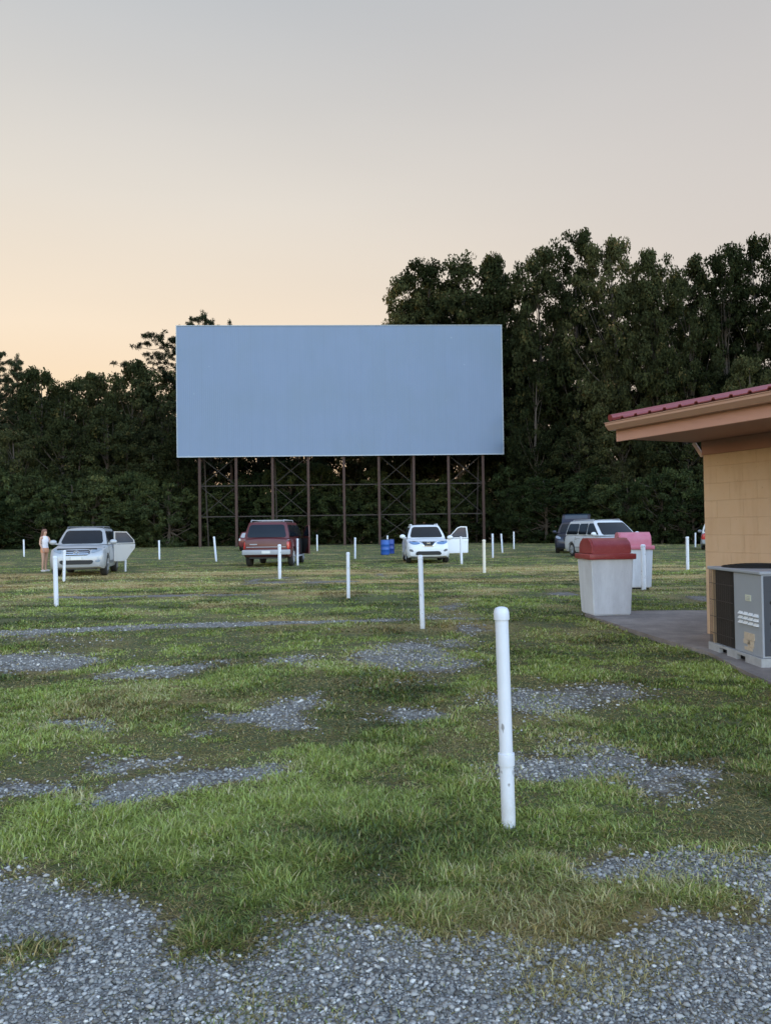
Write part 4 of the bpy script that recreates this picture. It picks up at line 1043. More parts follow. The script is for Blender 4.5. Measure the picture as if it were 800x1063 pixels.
def cabin_mesh(q, W):
    """q: yf0,yr0 (at belt), yf1,yr1 (at roof), zb, zr, kb, kt"""
    bm = nb(); rows = []
    for t in (0.0, 0.3, 0.6, 0.86, 0.96, 1.0):
        tt = min(1, t/0.96) if t <= 0.96 else 1
        bulge = math.sin(tt*math.pi)*0.02
        yf = q['yf0']+(q['yf1']-q['yf0'])*tt - bulge; yr = q['yr0']+(q['yr1']-q['yr0'])*tt + bulge
        hw = W/2*(q['kb']+(q['kt']-q['kb'])*tt) + bulge
        z = q['zb']+(q['zr']-q['zb'])*t
        if t == 1.0: yf += 0.16; yr -= 0.13; hw -= 0.13
        row = []
        N = 8; cr = 0.10
        for k in range(N+1): x = -hw+cr+(2*hw-2*cr)*k/N; row.append((x, yf+0.10*(x/hw)**2, z))
        for k in range(9): y = (yf+0.10+cr)+(yr-cr-yf-0.10-cr)*k/8; row.append((hw, y, z))
        for k in range(N+1): x = hw-cr-(2*hw-2*cr)*k/N; row.append((x, yr-0.05*(x/hw)**2, z))
        for k in range(9): y = (yr-cr)-(yr-cr-yf-0.10-cr)*k/8; row.append((-hw, y, z))
        rows.append([bm.verts.new(p) for p in row])
    n = len(rows[0])
    for a, b in zip(rows, rows[1:]):
        for k in range(n): bm.faces.new((a[k], a[(k+1) % n], b[(k+1) % n], b[k]))
    # roof: crowned
    top = rows[-1]; zc = q['zr']+0.035
    ring2 = []
    cyy = (q['yf1']+q['yr1'])/2
    for v in top: ring2.append(bm.verts.new((v.co.x*0.6, cyy+(v.co.y-cyy)*0.75, zc-0.012)))
    for k in range(n): bm.faces.new((top[k], top[(k+1) % n], ring2[(k+1) % n], ring2[k]))
    vc = bm.verts.new((0, cyy, zc))
    for k in range(n): bm.faces.new((ring2[k], ring2[(k+1) % n], vc))
    bm.faces.new(list(reversed(rows[0])))
    return bm
def wheel(parent, x, y, r, wd, side, rimmat=None):
    M = Matrix.Rotation(R(90), 4, 'Y')
    bm = nb(); lathe(bm, [(r*0.62, -wd/2), (r*0.9, -wd/2), (r*0.985, -wd*0.36), (r, -wd*0.2), (r, wd*0.2), (r*0.985, wd*0.36), (r*0.9, wd/2), (r*0.62, wd/2)], 28, (x, y, r), M)
    wh = obj('wheel', bm, M_TYRE, parent, True, 35)
    bm = nb(); xo = x + side*wd*0.46
    lathe(bm, [(r*0.64, -0.012), (r*0.66, 0.0), (r*0.60, 0.012), (r*0.56, -0.004)], 24, (xo, y, r), M)
    for k in range(5):
        a = k*2*math.pi/5+0.3; c = Vector((xo, y, r)); d = Vector((0, math.cos(a), math.sin(a)))
        bar(bm, c, c+d*r*0.6, 0.07*r/0.35, 0.03)
    lathe(bm, [(r*0.16, -0.015), (r*0.16, 0.02)], 12, (xo, y, r), M)
    obj('rim', bm, rimmat or M_RIM, wh, True, 35)

def car(name, label, cat, loc, rz, P):
    t = thing(name, label, cat, loc, rz); W = P['W']; mt = P['mat']
    body = obj('body', loft_body(P['st'], W), mt, t)
    r = P['r']; cs = []
    for y in P['axles']:
        bm = nb(); lathe(bm, [(r*1.16, -W), (r*1.16, W)], 24, (0, y, r*1.02), Matrix.Rotation(R(90), 4, 'Y'))
        me = bpy.data.meshes.new('c'); bmesh.ops.recalc_face_normals(bm, faces=bm.faces); bm.to_mesh(me); bm.free(); c = bpy.data.objects.new('c', me); COL.objects.link(c)
        c.location = t.location; c.rotation_euler = t.rotation_euler; cs.append(c)
    bpy.context.view_layer.update()
    cut(body, cs)
    bm = nb(); y0 = P['st'][0][0]; y1 = P['st'][-1][0]
    box(bm, -W/2+0.27, W/2-0.27, y0+0.15, y1-0.15, P['st'][3][1]+0.0, P['q']['zb']-0.12); obj('underbody', bm, M_BLACK, t)
    for y in P['axles']:
        for s in (-1, 1): wheel(t, s*(W/2-0.125), y, r, 0.22, s, P.get('rim'))
    cb = cabin_mesh(P['q'], W); bmesh.ops.recalc_face_normals(cb, faces=cb.faces)
    bvc = BVHTree.FromBMesh(cb); cabin = obj('cabin', cb, P.get('cabmat', mt), t, True, 35)
    b2 = bmesh.new(); b2.from_mesh(body.data); bvb = BVHTree.FromBMesh(b2)
    q = P['q']; zb, zr = q['zb'], q['zr']
    gl = P.get('glass', M_GLASS)
    kb, kt = q['kb']*W/2, q['kt']*W/2
    wtop = zr-(zr-zb)*0.17
    decal(bvc, 'y', -1, [(-kb*0.87, zb+0.035), (kb*0.87, zb+0.035), (kt*0.93, wtop+0.02), (-kt*0.93, wtop+0.02)], 'windshield', gl, t, off=0.022, smooth=2)
    rw = P.get('rear_window', 0.42)
    decal(bvc, 'y', 1, [(-kb*0.88, zb+(zr-zb)*0.06), (kb*0.88, zb+(zr-zb)*0.06), (kt*0.92, wtop), (-kt*0.92, wtop)], 'rear_window', P.get('rglass', gl), t, off=0.022, smooth=2)
    def ylerp(front, z):
        k = (z-zb)/(zr-zb)
        return (q['yf0']+(q['yf1']-q['yf0'])*k) if front else (q['yr0']+(q['yr1']-q['yr0'])*k)
    z_lo, z_hi = zb+0.05, zr-(zr-zb)*0.19
    for s in (-1, 1):
        for a, b in P['win']:
            fa = ylerp(True, z_lo)+0.22; fb = ylerp(True, z_hi)+0.24; ra = ylerp(False, z_lo)-0.20; rb = ylerp(False, z_hi)-0.20
            L0, L1 = ra-fa, rb-fb
            # vertical pillars except at the raked ends
            ya0 = fa if a == 0 else P['win_y'](a); ya1 = fb if a == 0 else P['win_y'](a)
            yb0 = ra if b == 1 else P['win_y'](b); yb1 = rb if b == 1 else P['win_y'](b)
            decal(bvc, 'x', s, [(ya0, z_lo), (yb0, z_lo), (yb1, z_hi), (ya1, z_hi)], 'side_window', gl, t, off=0.024, smooth=2)
    # door seams and handles
    for s in (-1, 1):
        for k, yy in enumerate(P.get('seams', (-0.95, 0.12, 1.12))):
            if P.get('no_mirror') == s and k < 2: continue
            decal(bvb, 'x', s, [(yy-0.010, P['st'][5][1]+0.16), (yy+0.010, P['st'][5][1]+0.16), (yy+0.010, zb-0.06), (yy-0.010, zb-0.06)], 'door_seam', M_BLACK, t, off=0.004, smooth=0)
            if k < 2: decal(bvb, 'x', s, [(yy+0.78, zb-0.20), (yy+0.95, zb-0.20), (yy+0.95, zb-0.165), (yy+0.78, zb-0.165)], 'door_handle', M_LGREY, t, off=0.02, smooth=0)
    decal(bvb, 'y', -1, [(-W*0.40, zb-0.125), (W*0.40, zb-0.125), (W*0.40, zb-0.112), (-W*0.40, zb-0.112)], 'bonnet_seam', M_BLACK, t, off=0.005, smooth=0)
    # mirrors
    for s in (-1, 1):
        bm = nb(); ym = q['yf0']+0.42; xm = s*(W/2+0.10)
        bmesh.ops.create_uvsphere(bm, u_segments=12, v_segments=8, radius=1, matrix=Matrix.Translation((xm, ym, zb+0.08)) @ Matrix.Diagonal((0.13, 0.07, 0.09, 1)))
        bar(bm, (s*(W/2-0.06), ym, zb+0.02), (xm, ym, zb+0.05), 0.05, 0.05); 
        if not (P.get('no_mirror') == s): obj('side_mirror', bm, P.get('mirmat', mt), t, True, 60)
        else: bm.free()
    P['fn'](t, bvb, bvc, P)
    b2.free()
    return t
def lamp_pair(t, bv, sgn, pts, name, mat, **k):
    for s in (-1, 1): decal(bv, 'y', sgn, [(s*x, z) for x, z in pts], name, mat, t, **k)
def open_door(t, hinge, ang, L, z0, zb, zt, mat, glass, side=1, arch=None, mirror=False, inner=None):
    """door hinged at (x,y) local, swung out. Outline in (s along the door, z)"""
    hx, hy = hinge; d = Vector((math.sin(ang)*side, math.cos(ang), 0)); nrm = Vector((math.cos(ang)*side, -math.sin(ang), 0))*0.035
    def P3(s, z): return Vector((hx, hy, 0)) + d*s + Vector((0, 0, z)) - nrm
    low = [(0.0, z0), (L*0.98, z0), (L, zb-0.02), (0.0, zb-0.02)]
    if arch: low = [(0.0, z0), (L*0.52, z0), (L*0.62, z0+0.06), (L*0.80, z0+0.30), (L*1.0, z0+0.46), (L*1.02, zb-0.02), (0.0, zb-0.02)]
    bm = nb(); prism(bm, [P3(s, z) for s, z in low], nrm*2)
    bmesh.ops.bevel(bm, geom=[e for e in bm.edges], offset=0.012, segments=2, affect='EDGES')
    dr = obj('open_door', bm, mat, t, True, 40)
    if arch: fr = [(0.03, zb), (0.03, zt), (L*0.62, zt-0.015), (L*0.98, zb+0.12), (L*1.0, zb)]
    else: fr = [(0.02, zb), (L*0.14, zb+0.10), (L*0.50, zt-0.06), (L*0.66, zt), (L*0.95, zt-0.01), (L*1.0, zb)]
    cx = sum(p[0] for p in fr)/len(fr); cz = sum(p[1] for p in fr)/len(fr)
    inn = [(cx+(s-cx)*0.88, cz+(z-cz)*0.84) for s, z in fr]
    bm = nb(); n = len(fr)
    A = [bm.verts.new(P3(s, z)+nrm*0.5) for s, z in fr]; B = [bm.verts.new(P3(s, z)+nrm*0.5) for s, z in inn]
    A2 = [bm.verts.new(P3(s, z)+nrm*1.5) for s, z in fr]; B2 = [bm.verts.new(P3(s, z)+nrm*1.5) for s, z in inn]
    for i in range(n):
        j = (i+1) % n
        bm.faces.new((A[i], A[j], B[j], B[i])); bm.faces.new((A2[j], A2[i], B2[i], B2[j])); bm.faces.new((A[j], A[i], A2[i], A2[j])); bm.faces.new((B[i], B[j], B2[j], B2[i]))
    obj('door_frame', bm, inner or mat, dr)
    bm = nb(); prism(bm, [P3(s, z)+nrm*0.9 for s, z in inn], nrm*0.25); obj('door_window', bm, glass, dr)
    bm = nb(); prism(bm, [P3(s, z)-nrm*0.25 for s, z in [(0.06, z0+0.06), (L*0.5, z0+0.06), (L*0.9, zb-0.3), (L*0.9, zb-0.06), (0.06, zb-0.06)]], nrm*0.2); obj('door_lining', bm, M_INT, dr)
    bm = nb(); bar(bm, P3(L*0.80, zb-0.12)+nrm*2.4, P3(L*0.95, zb-0.12)+nrm*2.4, 0.03, 0.03); obj('door_handle', bm, mat, dr)
    if mirror:
        bm = nb(); c = P3(L*0.10, zb+0.06)+nrm*4
        bmesh.ops.create_uvsphere(bm, u_segments=12, v_segments=8, radius=1, matrix=Matrix.Translation(c) @ Matrix.Diagonal((0.13, 0.08, 0.085, 1))); obj('door_mirror', bm, mat, dr, True, 60)
    return dr
def badge(bv, t, z, r, oval=1.0, barred=False):
    h = bv.ray_cast(Vector((0, -9, z)), Vector((0, 1, 0)))[0]; y = (h.y if h else -2.3) - 0.022
    bm = nb(); tube(bm, [(math.cos(a)*r*oval, y, z+math.sin(a)*r) for a in [i*math.pi/12 for i in range(25)]], r*0.17, 6, cap=False)
    if barred: box(bm, -r*1.25, r*1.25, y-0.008, y+0.008, z-r*0.24, z+r*0.24)
    else:
        tube(bm, [(math.cos(a)*r*0.45*oval, y, z+math.sin(a)*r*0.95) for a in [i*math.pi/12 for i in range(25)]], r*0.12, 6, cap=False)
        tube(bm, [(math.cos(a)*r*0.8*oval, y, z+r*0.45+math.sin(a)*r*0.4) for a in [i*math.pi/12 for i in range(25)]], r*0.12, 6, cap=False)
    obj('badge', bm, M_CHROME, t, True, 60)

# --- silver SUV
def st_suv(L, zb, hood, cowl, belt, rear, nose=0.72):
    h = L/2
    return [(-h, zb+0.16, nose, 0.70), (-h+0.04, zb+0.08, nose+0.10, 0.84), (-h+0.14, zb+0.03, nose+0.19, 0.93), (-h+0.32, zb, hood-0.03, 0.985), (-h+0.7, zb, hood, 1.0), (-h+1.05, zb, cowl-0.02, 1.0), (-h+1.30, zb, cowl, 1.0),
            (-0.2, zb, belt, 1.0), (0.6, zb, belt+0.01, 1.0), (h-0.8, zb, belt+0.02, 1.0), (h-0.3, zb+0.04, belt+0.01, 0.985), (h-0.10, zb+0.08, rear, 0.95), (h-0.02, zb+0.14, rear-0.05, 0.90), (h, zb+0.2, rear-0.12, 0.84)]
def fn_rav(t, bb, bc, P):
    W = P['W']
    lamp_pair(t, bb, -1, [(0.48, 0.78), (0.78, 0.88), (0.84, 1.0), (0.60, 0.95), (0.47, 0.88)], 'headlight', M_LAMP)
    decal(bb, 'y', -1, [(-0.40, 0.72), (0.40, 0.72), (0.44, 0.89), (-0.44, 0.89)], 'grille', M_BLACK, t)
    for z in (0.765, 0.83): decal(bb, 'y', -1, [(-0.39, z-0.01), (0.39, z-0.01), (0.39, z+0.012), (-0.39, z+0.012)], 'grille_bar', M_CHROME, t, off=0.022, smooth=0)
    decal(bb, 'y', -1, [(-0.44, 0.892), (0.44, 0.892), (0.44, 0.915), (-0.44, 0.915)], 'grille_bar', M_CHROME, t, off=0.016, smooth=0)
    badge(bb, t, 0.81, 0.06, 1.35)
    decal(bb, 'y', -1, [(-0.50, 0.42), (0.50, 0.42), (0.55, 0.56), (-0.55, 0.56)], 'lower_intake', M_BLACK, t)
    decal(bb, 'y', -1, [(-0.17, 0.57), (0.17, 0.57), (0.17, 0.67), (-0.17, 0.67)], 'number_plate', M_PLATE, t, off=0.03, smooth=0)
    lamp_pair(t, bb, -1, [(0.60, 0.48), (0.74, 0.48), (0.76, 0.57), (0.60, 0.58)], 'fog_light', M_LAMP, off=0.015)
    for s in (-1, 1):
        bm = nb(); tube(bm, [(s*0.60, -0.30, 1.62), (s*0.60, -0.22, 1.685), (s*0.60, 1.35, 1.685), (s*0.60, 1.45, 1.62)], 0.022, 8); obj('roof_rail', bm, M_GREY, t, True, 60)
    for y in (0.1, 1.0):
        bm = nb(); tube(bm, [(-0.6, y, 1.69), (0.6, y, 1.69)], 0.018, 8); obj('roof_bar', bm, M_GREY, t, True, 60)
    for s in (-1, 1):
        decal(bb, 'x', s, [(-1.0, 0.40), (1.0, 0.40), (1.0, 0.50), (-1.0, 0.50)], 'side_cladding', M_GREY, t)
    # open rear door on the x+ side
    decal(bb, 'x', 1, [(0.15, 0.42), (1.0, 0.42), (1.1, 0.95), (0.15, 0.95)], 'dark_doorway_patch', M_INT, t)  # dark patch on the solid body imitates the shaded doorway
    open_door(t, (W/2-0.02, 0.13), R(44), 0.98, 0.42, 1.06, 1.52, P['mat'], M_GLASSB, 1, arch=True)
q = dict(yf0=-1.22, yr0=2.20, yf1=-0.48, yr1=1.86, zb=1.07, zr=1.64, kb=0.90, kt=0.70)
g1 = ground(77, 599); PV = dict(W=1.80, mat=M_SILVER, st=st_suv(4.55, 0.24, 1.0, 1.07, 1.08, 1.06, 0.70), r=0.36, axles=(-1.36, 1.28), q=q, win=[(0, .36), (.40, .70), (.75, 1)], win_y=lambda a: -0.9+a*2.95, fn=fn_rav)
yaw1 = R(12)
cx = g1.x; cy = g1.y + 2.1
car('parked_car', 'silver compact SUV facing the viewer with its rear door swung open', 'car', (cx-0.35, cy, 0), yaw1, PV)

# --- white crossover
def fn_rogue(t, bb, bc, P):
    W = P['W']
    lamp_pair(t, bb, -1, [(0.34, 0.83), (0.60, 0.79), (0.80, 0.86), (0.85, 0.97), (0.62, 0.93), (0.36, 0.90)], 'headlight', M_LAMPB)
    decal(bb, 'y', -1, [(-0.34, 0.92), (0.34, 0.92), (0.20, 0.73), (-0.20, 0.73)], 'grille', M_BLACK, t, smooth=1)
    for s in (-1, 1): decal(bb, 'y', -1, [(s*0.36, 0.93), (s*0.30, 0.93), (s*0.13, 0.71), (s*0.20, 0.71)], 'grille_trim', M_CHROME, t, off=0.02, smooth=0)
    decal(bb, 'y', -1, [(-0.20, 0.71), (0.20, 0.71), (0.18, 0.745), (-0.18, 0.745)], 'grille_trim', M_CHROME, t, off=0.021, smooth=0)
    badge(bb, t, 0.85, 0.062, 1.0, True)
    decal(bb, 'y', -1, [(-0.56, 0.36), (0.56, 0.36), (0.50, 0.52), (-0.50, 0.52)], 'lower_intake', M_BLACK, t)
    lamp_pair(t, bb, -1, [(0.62, 0.49), (0.80, 0.52), (0.80, 0.62), (0.66, 0.60)], 'fog_light', M_GREY, off=0.012)
    bm = nb(); box(bm, -0.44, 0.44, -0.18, 0.30, P['q']['zr']+0.020, P['q']['zr']+0.045, 0.02); obj('sunroof', bm, M_GLASS, t)
    for s in (-1, 1):
        bm = nb(); tube(bm, [(s*0.58, -0.10, 1.60), (s*0.58, 0.0, 1.665), (s*0.58, 1.4, 1.665), (s*0.58, 1.5, 1.60)], 0.02, 8); obj('roof_rail', bm, M_WHITEMET, t, True, 60)
    decal(bb, 'x', 1, [(-0.92, 0.38), (0.05, 0.38), (0.10, 1.02), (-0.92, 0.98)], 'dark_doorway_patch', M_INT, t)  # doorway shade laid on the closed body as a dark patch
    open_door(t, (W/2-0.02, -0.98), R(66), 1.08, 0.38, 1.02, 1.55, P['mat'], M_GLASSB, 1, mirror=True)
q = dict(yf0=-1.30, yr0=2.18, yf1=-0.42, yr1=1.76, zb=1.06, zr=1.63, kb=0.89, kt=0.66)
g1 = ground(442, 585); PV = dict(W=1.84, mat=M_WHITE, st=st_suv(4.6, 0.22, 1.0, 1.07, 1.08, 1.06, 0.72), r=0.36, axles=(-1.38, 1.32), q=q, win=[(0, .36), (.40, .70), (.75, 1)], win_y=lambda a: -0.9+a*2.95, no_mirror=1, fn=fn_rogue)
car('parked_car', 'white crossover facing the viewer with its driver door open, beside the blue drums', 'car', (g1.x+0.05, g1.y+2.15, 0), R(1.5), PV)

# --- dark red big SUV seen from behind
def fn_tahoe(t, bb, bc, P):
    W = P['W']
    lamp_pair(t, bb, 1, [(0.84, 0.72), (0.96, 0.72), (0.96, 1.05), (0.84, 1.05)], 'tail_light', M_TAIL, smooth=1)
    lamp_pair(t, bb, 1, [(0.84, 1.06), (0.95, 1.06), (0.94, 1.14), (0.84, 1.14)], 'reversing_light', M_LGREY, smooth=0)
    bm = nb(); box(bm, -W/2+0.02, W/2-0.02, 2.40, 2.62, 0.50, 0.70, 0.03); obj('rear_bumper', bm, M_LGREY, t, True, 35)
    bm = nb(); box(bm, -0.17, 0.17, 2.622, 2.632, 0.55, 0.66); obj('number_plate', bm, M_PLATE, t)
    decal(bb, 'y', 1, [(-0.80, 0.80), (0.80, 0.80), (0.80, 0.825), (-0.80, 0.825)], 'tailgate_trim', M_LGREY, t, smooth=0)
    decal(bb, 'y', 1, [(0.36, 0.90), (0.66, 0.90), (0.66, 0.94), (0.36, 0.94)], 'tailgate_badge', M_LGREY, t, smooth=0)
    zr = P['q']['zr']
    for s in (-1, 1):
        bm = nb(); tube(bm, [(s*0.66, -0.5, zr), (s*0.66, -0.4, zr+0.07), (s*0.66, 2.1, zr+0.07), (s*0.66, 2.2, zr)], 0.022, 8); obj('roof_rail', bm, M_LGREY, t, True, 60)
    for y in (0.2, 1.1, 1.9):
        bm = nb(); box(bm, -0.66, 0.66, y-0.03, y+0.03, zr+0.05, zr+0.08); obj('roof_bar', bm, M_LGREY, t)
    for s in (-1, 1):
        bm = nb(); box(bm, s*(W/2+0.02)-0.08, s*(W/2+0.02)+0.08, -0.95, 0.95, 0.36, 0.42, 0.02); obj('running_board', bm, M_LGREY, t)
    decal(bb, 'x', -1, [(-1.25, 0.44), (-0.25, 0.44), (-0.25, 1.12), (-1.20, 1.12)], 'dark_doorway_patch', M_INT, t)  # dark patch in place of a real opening, for the shade inside
    # front door open, its dark lining towards the viewer
    open_door(t, (-W/2+0.02, -1.30), R(24), 1.05, 0.44, 1.18, 1.70, P['mat'], M_GLASS, -1, mirror=True)
q = dict(yf0=-1.75, yr0=2.46, yf1=-0.95, yr1=2.20, zb=1.16, zr=1.83, kb=0.92, kt=0.76)
g1 = ground(281, 588.3); PV = dict(W=1.98, mat=M_CRED, st=st_suv(5.1, 0.34, 1.08, 1.15, 1.17, 1.16, 0.82), r=0.38, axles=(-1.55, 1.50), q=q, win=[(0, .30), (.33, .58), (.62, 1)], win_y=lambda a: -1.3+a*3.5, no_mirror=-1, fn=fn_tahoe)
o = car('parked_car', 'large dark red SUV seen from behind with silver roof rack and open front door', 'car', (g1.x-0.05, g1.y-2.1+4.2, 0), R(178.5), PV)
# the rear faces the viewer: turned round; its open door must be on the viewer's right
# --- dark red hatchback far behind
def fn_hatch(t, bb, bc, P):
    lamp_pair(t, bb, 1, [(0.66, 0.78), (0.84, 0.78), (0.84, 1.0), (0.70, 1.0)], 'tail_light', M_PLATE)
    decal(bb, 'y', 1, [(-0.22, 0.62), (0.22, 0.62), (0.22, 0.74), (-0.22, 0.74)], 'number_plate', M_PLATE, t, smooth=0)
q = dict(yf0=-1.0, yr0=2.05, yf1=-0.25, yr1=1.75, zb=1.0, zr=1.46, kb=0.90, kt=0.72)
g1 = ground(259, 572); PV = dict(W=1.80, mat=M_MAROON, st=st_suv(4.3, 0.2, 0.92, 0.99, 1.0, 1.0, 0.66), r=0.32, axles=(-1.3, 1.25), q=q, win=[(0, .48), (.52, 1)], win_y=lambda a: -0.7+a*2.6, rglass=M_LGREY, fn=fn_hatch)
car('parked_car', 'small dark red hatchback mostly hidden behind the larger red SUV', 'car', (g1.x, g1.y+2.1, 0), R(180), PV)

# --- pale minivan
def fn_van(t, bb, bc, P):
    lamp_pair(t, bb, -1, [(0.46, 0.70), (0.80, 0.72), (0.88, 0.92), (0.60, 0.88)], 'headlight', M_LAMP)
    decal(bb, 'y', -1, [(-0.42, 0.66), (0.42, 0.66), (0.44, 0.82), (-0.44, 0.82)], 'grille', M_GREY, t)
    badge(bb, t, 0.75, 0.05, 1.2)
    decal(bb, 'y', -1, [(-0.5, 0.34), (0.5, 0.34), (0.5, 0.46), (-0.5, 0.46)], 'lower_intake', M_BLACK, t)
    for s in (-1, 1):
        decal(bb, 'x', s, [(-0.9, 0.42), (1.05, 0.42), (1.05, 0.50), (-0.9, 0.50)], 'side_moulding', M_LGREY, t, smooth=0)
        decal(bb, 'x', s, [(0.55, 0.885), (1.0, 0.885), (1.0, 0.905), (0.55, 0.905)], 'door_handle', M_LGREY, t, smooth=0)
        zr = P['q']['zr']; bm = nb(); tube(bm, [(s*0.64, -0.5, zr), (s*0.64, -0.4, zr+0.045), (s*0.64, 1.9, zr+0.045), (s*0.64, 2.0, zr)], 0.02, 8); obj('roof_rail', bm, M_LGREY, t, True, 60)
q = dict(yf0=-1.75, yr0=2.46, yf1=-0.72, yr1=2.22, zb=1.04, zr=1.75, kb=0.93, kt=0.74)
PV = dict(W=1.96, mat=M_VAN, st=st_suv(5.1, 0.2, 0.93, 1.03, 1.05, 1.04, 0.64), r=0.34, axles=(-1.55, 1.50), q=q, win=[(0, .30), (.33, .60), (.63, 1)], win_y=lambda a: -1.25+a*3.4, rim=M_RIM, fn=fn_van)
gw = ground(594, 577.5)      # rear wheel, viewer's left side
b10 = R(10); ux = Vector((math.cos(b10), math.sin(b10), 0)); uy = Vector((-math.sin(b10), math.cos(b10), 0))
c = gw + ux*0.93 - uy*1.5
car('parked_van', 'pale silver minivan standing behind the red topped bin, side windows showing', 'van', (c.x, c.y, 0), b10, PV)

# --- navy SUV with its liftgate up
def fn_navy(t, bb, bc, P):
    W = P['W']
    lamp_pair(t, bb, -1, [(0.52, 0.80), (0.82, 0.84), (0.88, 1.0), (0.60, 0.96)], 'headlight', M_LAMP)
    decal(bb, 'y', -1, [(-0.42, 0.70), (0.42, 0.70), (0.44, 0.92), (-0.44, 0.92)], 'grille', M_BLACK, t)
    zr = P['q']['zr']
    pr = [(2.0, zr-0.02), (2.25, zr+0.22), (2.65, zr+0.44), (3.05, zr+0.52), (3.3, zr+0.46)]
    bm = nb(); n = len(pr)
    prism(bm, [(-W/2+0.10, y, z) for y, z in pr] + [(-W/2+0.10, y, z-0.07) for y, z in reversed(pr)], (W-0.2, 0, 0)); lg = obj('liftgate', bm, P['mat'], t, True, 40)
    bm = nb(); prism(bm, [(-W/2+0.25, y, z+0.012) for y, z in pr[1:4]] + [(-W/2+0.25, y, z-0.02) for y, z in reversed(pr[1:4])], (W-0.5, 0, 0)); obj('liftgate_window', bm, M_GLASSB, lg)
    for s in (-1, 1):
        bm = nb(); tube(bm, [(s*(W/2-0.14), 2.1, zr-0.35), (s*(W/2-0.14), 2.55, zr+0.32)], 0.018, 6); obj('gas_strut', bm, M_LGREY, t)
q = dict(yf0=-1.15, yr0=2.15, yf1=-0.4, yr1=1.85, zb=1.12, zr=1.74, kb=0.90, kt=0.70)
g1 = ground(577, 574.5); b = R(-17); ux = Vector((math.cos(b), math.sin(b), 0)); uy = Vector((-math.sin(b), math.cos(b), 0))
c = g1 + ux*0.85 + uy*2.0
PV = dict(W=1.86, mat=M_NAVY, st=st_suv(4.7, 0.25, 1.04, 1.10, 1.12, 1.1, 0.74), r=0.37, axles=(-1.4, 1.35), q=q, win=[(0, .36), (.40, .70), (.75, 1)], win_y=lambda a: -0.85+a*2.9, fn=fn_navy)
car('parked_car', 'dark navy SUV with its liftgate raised, half hidden behind the pale minivan', 'car', (c.x, c.y, 0), b, PV)

# --- car mostly hidden by the building
q = dict(yf0=-1.1, yr0=2.10, yf1=-0.35, yr1=1.85, zb=1.02, zr=1.55, kb=0.90, kt=0.74)
g1 = ground(727, 571)
PV = dict(W=1.84, mat=M_LGREY, st=st_suv(4.5, 0.22, 0.95, 1.02, 1.03, 1.02, 0.68), r=0.34, axles=(-1.3, 1.3), q=q, win=[(0, .48), (.52, 1)], win_y=lambda a: -0.7+a*2.6, cabmat=M_PLATE,
  fn=lambda t, bb, bc, P: (lamp_pair(t, bb, 1, [(0.60, 0.62), (0.88, 0.62), (0.90, 1.0), (0.62, 1.0)], 'tail_light', M_TAIL), decal(bb, 'y', 1, [(-0.2, 0.6), (0.2, 0.6), (0.2, 0.72), (-0.2, 0.72)], 'number_plate', M_PLATE, t, smooth=0)))
car('parked_car', 'grey car with red tail lamp, only its edge showing past the building corner', 'car', (g1.x+0.92*math.cos(R(23))+2.25*math.sin(R(23)), g1.y-0.92*math.sin(R(23))+2.25*math.cos(R(23)), 0), R(157), PV)

